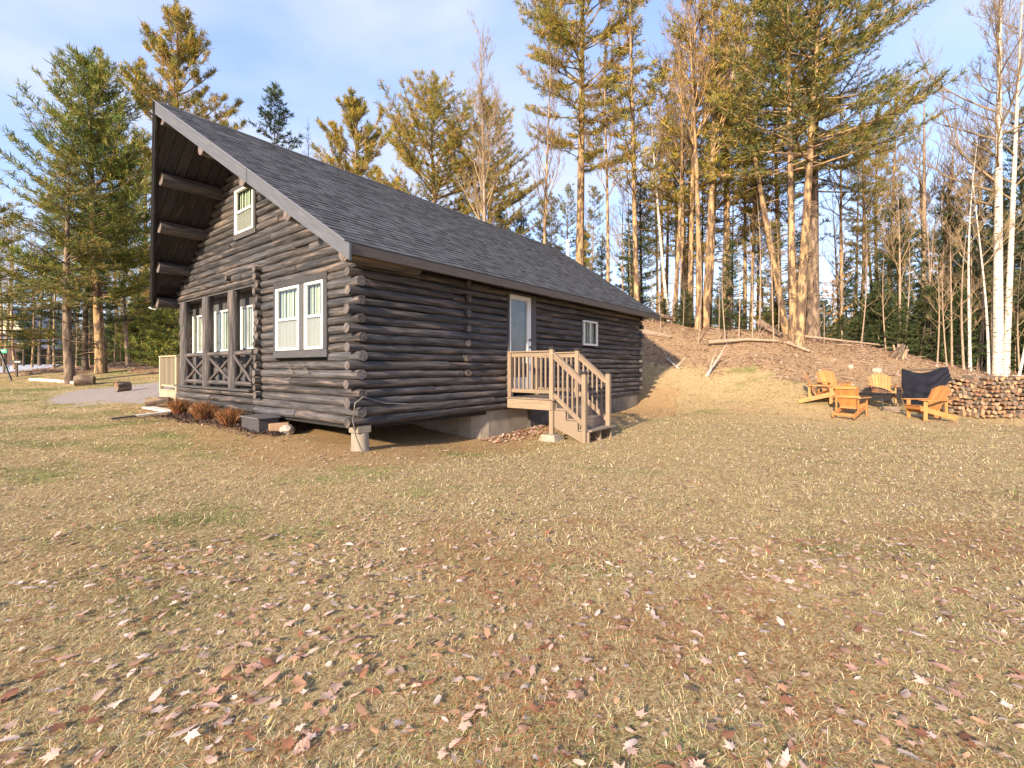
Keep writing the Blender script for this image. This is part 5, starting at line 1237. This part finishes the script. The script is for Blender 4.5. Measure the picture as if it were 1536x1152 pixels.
# ---- left group
g, H = TH(152, 20, 100); conifer('white_pine', 'tall white pine with long upswept boughs at the far edge of the gravel', g, H, .20, .24, lambda f: 4.4*(1-f)**.6*(.7+.3*min(1, f*3)), 101, 'green', 'bark_gold', gap=.36, per=5, elev=(.12, .8), curve=.35, tuft=.24, K=9, wid=.034, step=.23, bare=.22, lean=(LN(152, 138, 20, H), 0))
g, H = TH(106, 17.8, 232); conifer('hemlock', 'dark green hemlock with a leaning bare lower trunk beside a cut log round', g, H, .17, .34, lambda f: 2.3*(1-f)**.55*(.75+.25*min(1, f*4)), 102, 'pine', 'bark_pine', gap=.27, per=5, elev=(.10, .65), droop=.22, curve=.05, tuft=.13, K=6, wid=.024, step=.23, bare=.25, lat=.40, lean=(LN(106, 88, 17.8, H), 0))
g, H = TH(128, 21, 300); conifer('hemlock', 'slim dark hemlock between the leaning trunk and the tall white pine', g, H, .13, .28, lambda f: 2.0*(1-f)**.6, 103, 'dark', 'bark_dark', gap=.28, per=5, elev=(.05, .6), droop=.25, tuft=.13, K=6, wid=.026, step=.2, bare=.2)
g, H = TH(-28, 19, 300); conifer('white_pine', 'pine at the road side whose layered boughs reach in past the picture edge', g, H, .22, .18, lambda f: 3.4*(1-f)**.5, 104, 'pine', 'bark_pine', gap=.5, per=5, elev=(.0, .7), droop=.15, curve=.2, tuft=.17, K=7, wid=.028, step=.25)
g, H = TH(258, 30, 26); redpine('red_pine', 'tall rounded red pine rising behind the gable peak', g, H, .28, .45, 4.4, 105, 'gold', n=75, tuft=.30)
g, H = TH(210, 27, 200); conifer('white_pine', 'golden-lit pine just off the gable edge behind the tall upswept one', g, H, .2, .2, lambda f: 3.3*(1-f)**.5, 106, 'gold', 'bark_gold', gap=.6, per=4, elev=(.1, .8), tuft=.22, K=7, wid=.035, step=.3)
g, H = TH(192, 23, 335); bare('bare_sapling', 'bare forked tree with dark twigs on the mound beside the gravel', g, H, .09, 107, fork=.25, nb=16, Lr=.36, twig=1.0, tone_=.7)
g, H = TH(222, 25, 445); conifer('young_spruce', 'bright green young spruce beside the tan deck', g, H, .06, .1, cone(2.0), 108, 'green', 'bark_dark', gap=.22, per=7, elev=(.1, .6), droop=.2, tuft=.13, K=7, wid=.03, step=.2, bare=.1, dead=0)
g, H = TH(247, 20, 450); conifer('young_spruce', 'bright green young spruce tucked under the gable corner', g, H, .06, .1, cone(1.5), 109, 'green', 'bark_dark', gap=.22, per=7, elev=(.1, .6), droop=.2, tuft=.12, K=7, wid=.03, step=.2, bare=.1, dead=0)
# ---- above the roof
g, H = TH(403, 36, 126); conifer('thin_poplar', 'small thin-crowned tree alone above the roof beside the gable peak', g, H, .13, .70, lambda f: 2.3*(1-f)**.7, 110, 'dark', 'bark_bare', gap=.6, per=5, elev=(.3, .9), curve=.1, tuft=.28, K=6, wid=.07, step=.42, lat=.3)
g, H = TH(457, 38, 176); conifer('dead_spruce', 'thin dead spruce top poking above the roof', g, H, .09, .6, cone(1.4), 111, 'dark', 'bark_dark', gap=.5, per=4, tuft=.06, K=2, wid=.02, step=.6, dens=.4, bare=.5)
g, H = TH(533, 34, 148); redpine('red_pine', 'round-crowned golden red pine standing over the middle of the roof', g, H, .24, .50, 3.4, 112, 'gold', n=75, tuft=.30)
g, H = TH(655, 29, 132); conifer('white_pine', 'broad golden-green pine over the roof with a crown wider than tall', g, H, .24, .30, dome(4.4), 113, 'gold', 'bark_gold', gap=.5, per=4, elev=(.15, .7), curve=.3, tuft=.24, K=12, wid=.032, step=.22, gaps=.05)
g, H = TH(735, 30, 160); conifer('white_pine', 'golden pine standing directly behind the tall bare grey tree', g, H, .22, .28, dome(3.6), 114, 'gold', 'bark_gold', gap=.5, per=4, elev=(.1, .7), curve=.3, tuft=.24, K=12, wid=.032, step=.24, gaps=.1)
g, H = TH(725, 24, 42); bare('bare_tree', 'tall bare tree with a fan of fine pinkish twigs above the roof ridge', g, H, .13, 115, fork=.35, up=1.0, nb=40, Lr=.20, twig=1.1, bend=.2)
g, H = TH(816, 23, 62); bare('bare_tree', 'slender pale bare tree next to the biggest golden pine', g, H, .10, 116, 'bark_gold', fork=.4, up=1.05, nb=26, Lr=.18, twig=1.0)
g, H = TH(868, 26, -230); conifer('white_pine', 'biggest golden white pine with a broad crown rising out of view behind the roof', g, H, .27, .34, lambda f: 4.0*(.62+.45*math.sin(math.pi*min(1, f*1.4)))*(1-f**3), 117, 'gold', 'bark_gold', gap=.62, per=4, elev=(.12, .65), curve=.35, tuft=.26, K=13, wid=.032, step=.22, gaps=.08, thick=1.2, bare=.35, lat=.42)
g, H = TH(911, 24, 70); bare('bare_tree', 'pale-trunked bare tree with forked top between the two crowded pines', g, H, .11, 118, 'bark_gold', fork=.45, up=.95, nb=24, Lr=.2)
g, H = TH(952, 27, 210); bare('bare_sapling', 'thin grey bare tree leaning toward the biggest pine', g, H, .07, 119, fork=.3, nb=16, Lr=.22, lean=(LN(952, 925, 27, H), 0))
# ---- right forest
g, H = TH(1003, 24, 150); bare('birch', 'thin white leaning birch at the near end of the forest', g, H, .10, 120, 'bark_birch', fork=.55, nb=16, Lr=.2, lean=(LN(1003, 972, 24, H), 0))
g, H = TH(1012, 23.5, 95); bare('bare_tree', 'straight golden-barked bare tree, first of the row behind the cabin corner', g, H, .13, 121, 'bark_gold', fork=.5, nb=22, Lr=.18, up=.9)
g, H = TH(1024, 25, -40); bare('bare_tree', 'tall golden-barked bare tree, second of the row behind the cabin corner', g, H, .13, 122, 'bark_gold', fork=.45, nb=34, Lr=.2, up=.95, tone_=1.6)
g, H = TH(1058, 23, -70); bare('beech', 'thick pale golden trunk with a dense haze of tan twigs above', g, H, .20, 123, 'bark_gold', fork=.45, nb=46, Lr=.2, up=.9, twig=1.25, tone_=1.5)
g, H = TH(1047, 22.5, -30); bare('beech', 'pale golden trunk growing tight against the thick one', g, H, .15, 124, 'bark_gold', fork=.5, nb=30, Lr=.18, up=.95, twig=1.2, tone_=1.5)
g, H = TH(1035, 27, 60); conifer('white_pine', 'dark-crowned pine deep behind the tan twiggy trees', g, H, .2, .30, lambda f: 3.4*(1-f)**.4, 125, 'gold', 'bark_gold', gap=.9, per=4, elev=(.1, .8), tuft=.23, K=7, wid=.038, step=.3)
g, H = TH(1090, 26, 20); conifer('white_pine', 'mixed gold and green pine between the pale trunks and the twin pines', g, H, .2, .25, lambda f: 3.5*(1-f)**.4, 126, 'gold', 'bark_gold', gap=.95, per=4, elev=(.1, .8), tuft=.23, K=7, wid=.038, step=.3)
g, H = TH(1125, 25, 60); bare('bare_tree', 'slim golden-lit bare tree just short of the leaning pine', g, H, .09, 127, 'bark_gold', fork=.4, nb=24, Lr=.2, tone_=1.4)
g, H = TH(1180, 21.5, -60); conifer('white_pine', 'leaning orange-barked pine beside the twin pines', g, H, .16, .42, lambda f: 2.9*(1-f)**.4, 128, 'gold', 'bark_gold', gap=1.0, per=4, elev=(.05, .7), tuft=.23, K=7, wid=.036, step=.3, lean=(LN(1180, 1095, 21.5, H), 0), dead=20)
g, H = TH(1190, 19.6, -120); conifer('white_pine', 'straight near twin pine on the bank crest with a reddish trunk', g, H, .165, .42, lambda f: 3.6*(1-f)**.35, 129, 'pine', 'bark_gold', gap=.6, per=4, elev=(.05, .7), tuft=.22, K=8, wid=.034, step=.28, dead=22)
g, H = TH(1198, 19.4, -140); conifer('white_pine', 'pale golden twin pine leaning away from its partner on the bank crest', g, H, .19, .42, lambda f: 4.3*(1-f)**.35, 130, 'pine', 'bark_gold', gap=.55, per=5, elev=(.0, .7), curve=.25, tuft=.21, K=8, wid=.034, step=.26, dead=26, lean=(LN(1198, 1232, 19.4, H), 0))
g, H = TH(1220, 22, -100); conifer('white_pine', 'dark broad pine behind the twin pines with long level boughs', g, H, .30, .38, lambda f: 5.3*(1-f)**.30*(.8+.2*min(1, f*4)), 131, 'pine', 'bark_pine', gap=.75, per=4, elev=(.02, .6), curve=.25, tuft=.19, K=8, wid=.030, step=.24, dead=30, thick=.8, droop=.1)
g, H = TH(1262, 23, 120); bare('bare_sapling', 'thin golden-lit tree rising beside the broad dark pine', g, H, .10, 132, 'bark_gold', fork=.45, nb=20, Lr=.22)
g, H = TH(1386, 22, 118); bare('bare_tree', 'many-stemmed bare tree above the hanging cloth', g, H, .13, 133, 'bark_bare', fork=.35, nb=20, Lr=.22, stems=3, tone_=.8, up=.9)
g, H = TH(1350, 20.5, 250); bare('bare_sapling', 'leaning bare sapling above the splintered stump', g, H, .06, 134, fork=.35, nb=16, Lr=.24, lean=(-.05, 0))
g, H = TH(1497, 18.6, -90); bare('birch', 'thickest white birch behind the woodpile', g, H, .185, 135, 'bark_birch', fork=.38, nb=30, Lr=.26, up=.55, twig=1.15, tone_=.75)
g, H = TH(1508, 18.9, -60); bare('birch', 'slimmer white birch leaning away from the thickest one', g, H, .12, 136, 'bark_birch', fork=.4, nb=22, Lr=.24, up=.6, lean=(LN(1508, 1540, 18.9, H), 0), tone_=.75)
g, H = TH(1455, 18.5, 210); bare('birch', 'thin crooked pale birch at the end of the woodpile', g, H, .055, 137, 'bark_birch', fork=.45, nb=14, Lr=.22, lean=(LN(1455, 1478, 18.5, H), 0))
g, H = TH(1483, 18.4, 240); bare('birch', 'thin pale birch next to the thickest one', g, H, .05, 138, 'bark_birch', fork=.5, nb=12, Lr=.2, lean=(LN(1483, 1470, 18.4, H), 0))
g, H = TH(1525, 18.0, 330); bare('birch', 'small pale birch sapling leaning at the picture edge', g, H, .05, 139, 'bark_birch', fork=.5, nb=10, Lr=.2, lean=(LN(1525, 1560, 18, H), 0))
g, H = TH(1480, 23, 195); conifer('spruce', 'dark spruce with a pointed top behind the white birches', g, H, .15, .12, cone(2.6, .8), 140, 'dark', 'bark_dark', gap=.34, per=5, elev=(.05, .5), droop=.2, tuft=.15, K=6, wid=.03, step=.24, bare=.15)
g, H = TH(1540, 21, 150); conifer('spruce', 'dark spruce at the picture edge behind the woodpile', g, H, .15, .12, cone(2.6, .8), 141, 'dark', 'bark_dark', gap=.34, per=5, elev=(.05, .5), droop=.2, tuft=.15, K=6, wid=.03, step=.24, bare=.15)
g, H = TH(1350, 22.5, 300); conifer('spruce', 'ragged dark spruce standing above the splintered stump', g, H, .14, .08, cone(2.4, .7), 142, 'dark', 'bark_dark', gap=.36, per=5, elev=(.05, .5), droop=.2, tuft=.15, K=6, wid=.03, step=.25, bare=.2, gaps=.1)
g, H = TH(1415, 21.5, 280); conifer('spruce', 'dark spruce between the many-stemmed tree and the birches', g, H, .14, .08, cone(2.3, .7), 143, 'dark', 'bark_dark', gap=.36, per=5, elev=(.05, .5), droop=.2, tuft=.15, K=6, wid=.03, step=.25, bare=.2, gaps=.1)
g, H = TH(962, 25, 270); spA = conifer('spruce', 'dark narrow spruce just past the cabin roof end', g, H, .12, .1, cone(1.8, .8), 144, 'dark', 'bark_dark', gap=.32, per=5, elev=(.05, .5), droop=.2, tuft=.14, K=6, wid=.03, step=.24, bare=.15)
g, H = TH(1155, 24, 330); spB = conifer('spruce', 'open-branched spruce behind the leaning pine', g, H, .10, .1, cone(1.9, .75), 145, 'pine', 'bark_dark', gap=.4, per=4, elev=(.05, .5), droop=.15, tuft=.15, K=6, wid=.03, step=.26, bare=.2)

for k, (px, Y, yt, R_, lab) in enumerate(((1205, 24, 405, 1.2, 'small beech holding tan dead leaves behind the twin pines'), (1140, 25, 440, 1.1, 'small beech holding tan dead leaves behind the long fallen trunk'), (1255, 23.5, 420, 1.0, 'small beech holding tan dead leaves beside the broad dark pine'), (1410, 22, 420, 1.2, 'small beech holding tan dead leaves above the hanging cloth'), (1010, 24.5, 445, 1.0, 'small beech holding tan dead leaves past the cabin corner'))):
    g, H = TH(px, Y, yt); conifer('beech_sapling', lab, g, H, .035, .15, (lambda R_: (lambda f: R_*(1-f)**.4))(R_), 300+k, 'tan', 'bark_bare', gap=.35, per=4, elev=(.3, .9), tuft=.10, K=3, wid=.06, step=.35, dens=.8, dead=0, bare=.2, group='beech saplings with dead leaves')
# ---- the woods behind: copies of a few trees, each standing on its own spot
def wood_proto(fn, *a, **k): return fn(*a, **k)
r = random.Random(77)
GB = 'trees in the woods behind the bank'; GL = 'trees beyond the gravel and road'
pr = []
pr.append((conifer('forest_pine', 'x', (0, 0, 0), 17, .17, .42, lambda f: 2.6*(1-f)**.4, 201, 'pine', 'bark_gold', gap=.7, per=4, elev=(.1, .8), tuft=.26, K=6, wid=.05, step=.36, dead=14), 'slim golden-trunked pine deep in the woods WHERE', 17))
pr.append((conifer('forest_spruce', 'x', (0, 0, 0), 9, .11, .10, cone(1.9, .8), 202, 'dark', 'bark_dark', gap=.36, per=5, elev=(.0, .5), droop=.2, tuft=.17, K=6, wid=.038, step=.28, bare=.15), 'dark pointed spruce deep in the woods WHERE', 9))
pr.append((bare('forest_bare_tree', 'x', (0, 0, 0), 15, .11, 203, 'bark_gold', fork=.4, nb=20, Lr=.2, depth=2, tone_=1.3), 'bare golden-lit tree deep in the woods WHERE', 15))
pr.append((conifer('forest_hemlock', 'x', (0, 0, 0), 12, .13, .2, lambda f: 2.5*(1-f)**.5, 204, 'dark', 'bark_dark', gap=.42, per=5, elev=(.0, .6), droop=.25, tuft=.18, K=6, wid=.04, step=.30, bare=.2), 'dark drooping hemlock deep in the woods WHERE', 12))
pr.append((bare('forest_sapling', 'x', (0, 0, 0), 7, .045, 205, 'bark_bare', fork=.3, nb=14, Lr=.22, depth=2), 'thin bare sapling on the bank WHERE', 7))
pr.append((conifer('understory_spruce', 'x', (0, 0, 0), 3.4, .045, .03, cone(1.15, .8), 206, 'dark', 'bark_dark', gap=.2, per=6, elev=(.0, .5), droop=.2, tuft=.11, K=6, wid=.028, step=.18, bare=.1, dead=0), 'low dark young spruce on the bank WHERE', 3.4))
pr.append((conifer('forest_pine', 'x', (0, 0, 0), 18, .125, .33, lambda f: 2.3*(1-f)**.35, 207, 'gold', 'bark_gold', gap=.6, per=4, elev=(.1, .8), tuft=.22, K=8, wid=.036, step=.28, dead=18, gaps=.12), 'slender straight pine with golden-lit crown WHERE', 18))
used = [False]*len(pr)
def put(k, x, y, h, label=None, group=None, tilt=.03):
    src, lab, h0 = pr[k]
    if used[k]: o = copy_tree(src)
    else: o = src; used[k] = True
    s = h/h0; o.location = (x, y, gz(x, y)-.05); o.scale = (s*r.uniform(.85, 1.2), s*r.uniform(.85, 1.2), s); o.rotation_euler = (r.uniform(-tilt, tilt), r.uniform(-tilt, tilt), r.uniform(0, 6.28))
    px = 768+x/y*F_PX
    if not label:
        for lim, ph in WH:
            if px < lim: break
        lab = lab.replace('WHERE', ph)
    else:
        ph = ['past the picture edge', 'near the road signs', 'behind the leaning hemlock', 'behind the tall upswept pine', 'near the wooden steps', 'close to the tan deck', 'hidden behind the gable'][max(0, min(6, int((px+50)//55)))]; label = label+' '+ph
    o['label'] = label or lab; o['group'] = group or GB; return o
WH = [(700, 'over the middle of the roof'), (800, 'left of the stove pipe'.replace('left of', 'short of')), (900, 'past the stove pipe'), (960, 'at the low end of the roof'), (1010, 'beside the leaning white birch'), (1070, 'around the thick pale trunk'), (1130, 'between the pale trunks and the leaning pine'),
      (1180, 'beside the leaning pine'), (1240, 'around the twin pines'), (1300, 'past the broad dark pine'), (1350, 'above the splintered stump'), (1410, 'above the hanging cloth'), (1460, 'at the near end of the woodpile'), (1510, 'among the white birches'), (9999, 'beyond the thickest birch')]
def spread_row(k, pxs, Ys, hs, n, **kw):
    for i in range(n):
        q = (i+r.uniform(.1, .9))/n; px = pxs[0]+(pxs[1]-pxs[0])*q; Y = r.uniform(*Ys); put(k, XA(px, Y), Y, r.uniform(*hs), **kw)
spread_row(0, (940, 1330), (27, 40), (13, 20), 5)
spread_row(2, (930, 1420), (25, 36), (11, 17), 16)
spread_row(1, (900, 1300), (27, 40), (4, 6), 4)
spread_row(1, (1300, 1600), (26, 38), (6, 10), 12)
spread_row(6, (935, 1180), (23.5, 31), (14, 21), 7)
spread_row(6, (640, 900), (30, 36), (9, 12), 4)
spread_row(6, (1240, 1340), (24, 30), (12, 17), 2)
spread_row(1, (1070, 1330), (22.5, 26), (4, 6.5), 3)
spread_row(3, (1400, 1620), (24, 34), (8, 12), 6)
spread_row(0, (620, 860), (36, 46), (11, 15), 6)
spread_row(2, (600, 950), (28, 38), (9, 13), 8)
spread_row(1, (740, 960), (30, 38), (7, 10), 7)
spread_row(4, (970, 1520), (19.8, 23.5), (2.5, 7), 34)
spread_row(5, (990, 1300), (22, 26), (1.2, 2.8), 13)
spread_row(5, (1300, 1560), (21.5, 26), (1.6, 4.2), 15)
spread_row(5, (1320, 1580), (19.3, 22), (1.5, 3.5), 14)
spread_row(4, (1380, 1560), (17.8, 21), (3, 7), 16)
LL = dict(group=GL)
spread_row(3, (-60, 300), (34, 52), (7, 11), 7, label='dark hemlock in the woods beyond the gravel', **LL)
spread_row(1, (90, 290), (28, 36), (4, 6), 6, label='dark pointed spruce in the woods beyond the gravel', **LL)
spread_row(2, (-20, 280), (30, 46), (9, 13), 10, label='bare tree in the woods beyond the gravel', **LL)
spread_row(0, (-80, 330), (34, 60), (12, 17), 7, label='tall pine in the woods beyond the gravel', **LL)
spread_row(4, (110, 250), (22, 30), (2, 5), 12, label='thin bare sapling on the mound beyond the gravel', **LL)
spread_row(5, (120, 250), (25, 30), (1.5, 3), 6, label='low dark young spruce on the mound beyond the gravel', **LL)
for k, (px, Y, h) in enumerate(((34, 46, 2.6), (43, 46, 3.0), (52, 46, 2.9))): put(5, XA(px, Y), Y, h, 'dark clipped evergreen bush in front of the far houses', 'bushes by the far houses')
# distant wooded skyline as one mass of far tufts and stems
T = Tufts(); rr_ = random.Random(9); st = MB()
for i in range(230):
    x = rr_.uniform(-110, 110); y = rr_.uniform(62, 95); H_ = rr_.uniform(3, 6); z = gz(x, y)
    st.tube([(x, y, z), (x, y, z+H_)], [.16, .04], 4, (1, 1, 1), False, r=rr_)
    for j in range(36): f = rr_.random(); w = 2.4*(1-f)+.3; T.add((x+rr_.uniform(-w, w), y+rr_.uniform(-w, w), z+.8+f*H_), (0, 0, .5), 1.0)
fw = thing('distant_woods', 'far grey-green wooded skyline seen between the trunks', 'woods', (0, 0, 0)); fw['kind'] = 'stuff'
st.build('stems', M['bark_bare'], fw); T.build('foliage', fw, 'pine', 7, .16, .9)
for c_ in fw.children: c_['kind'] = 'stuff'
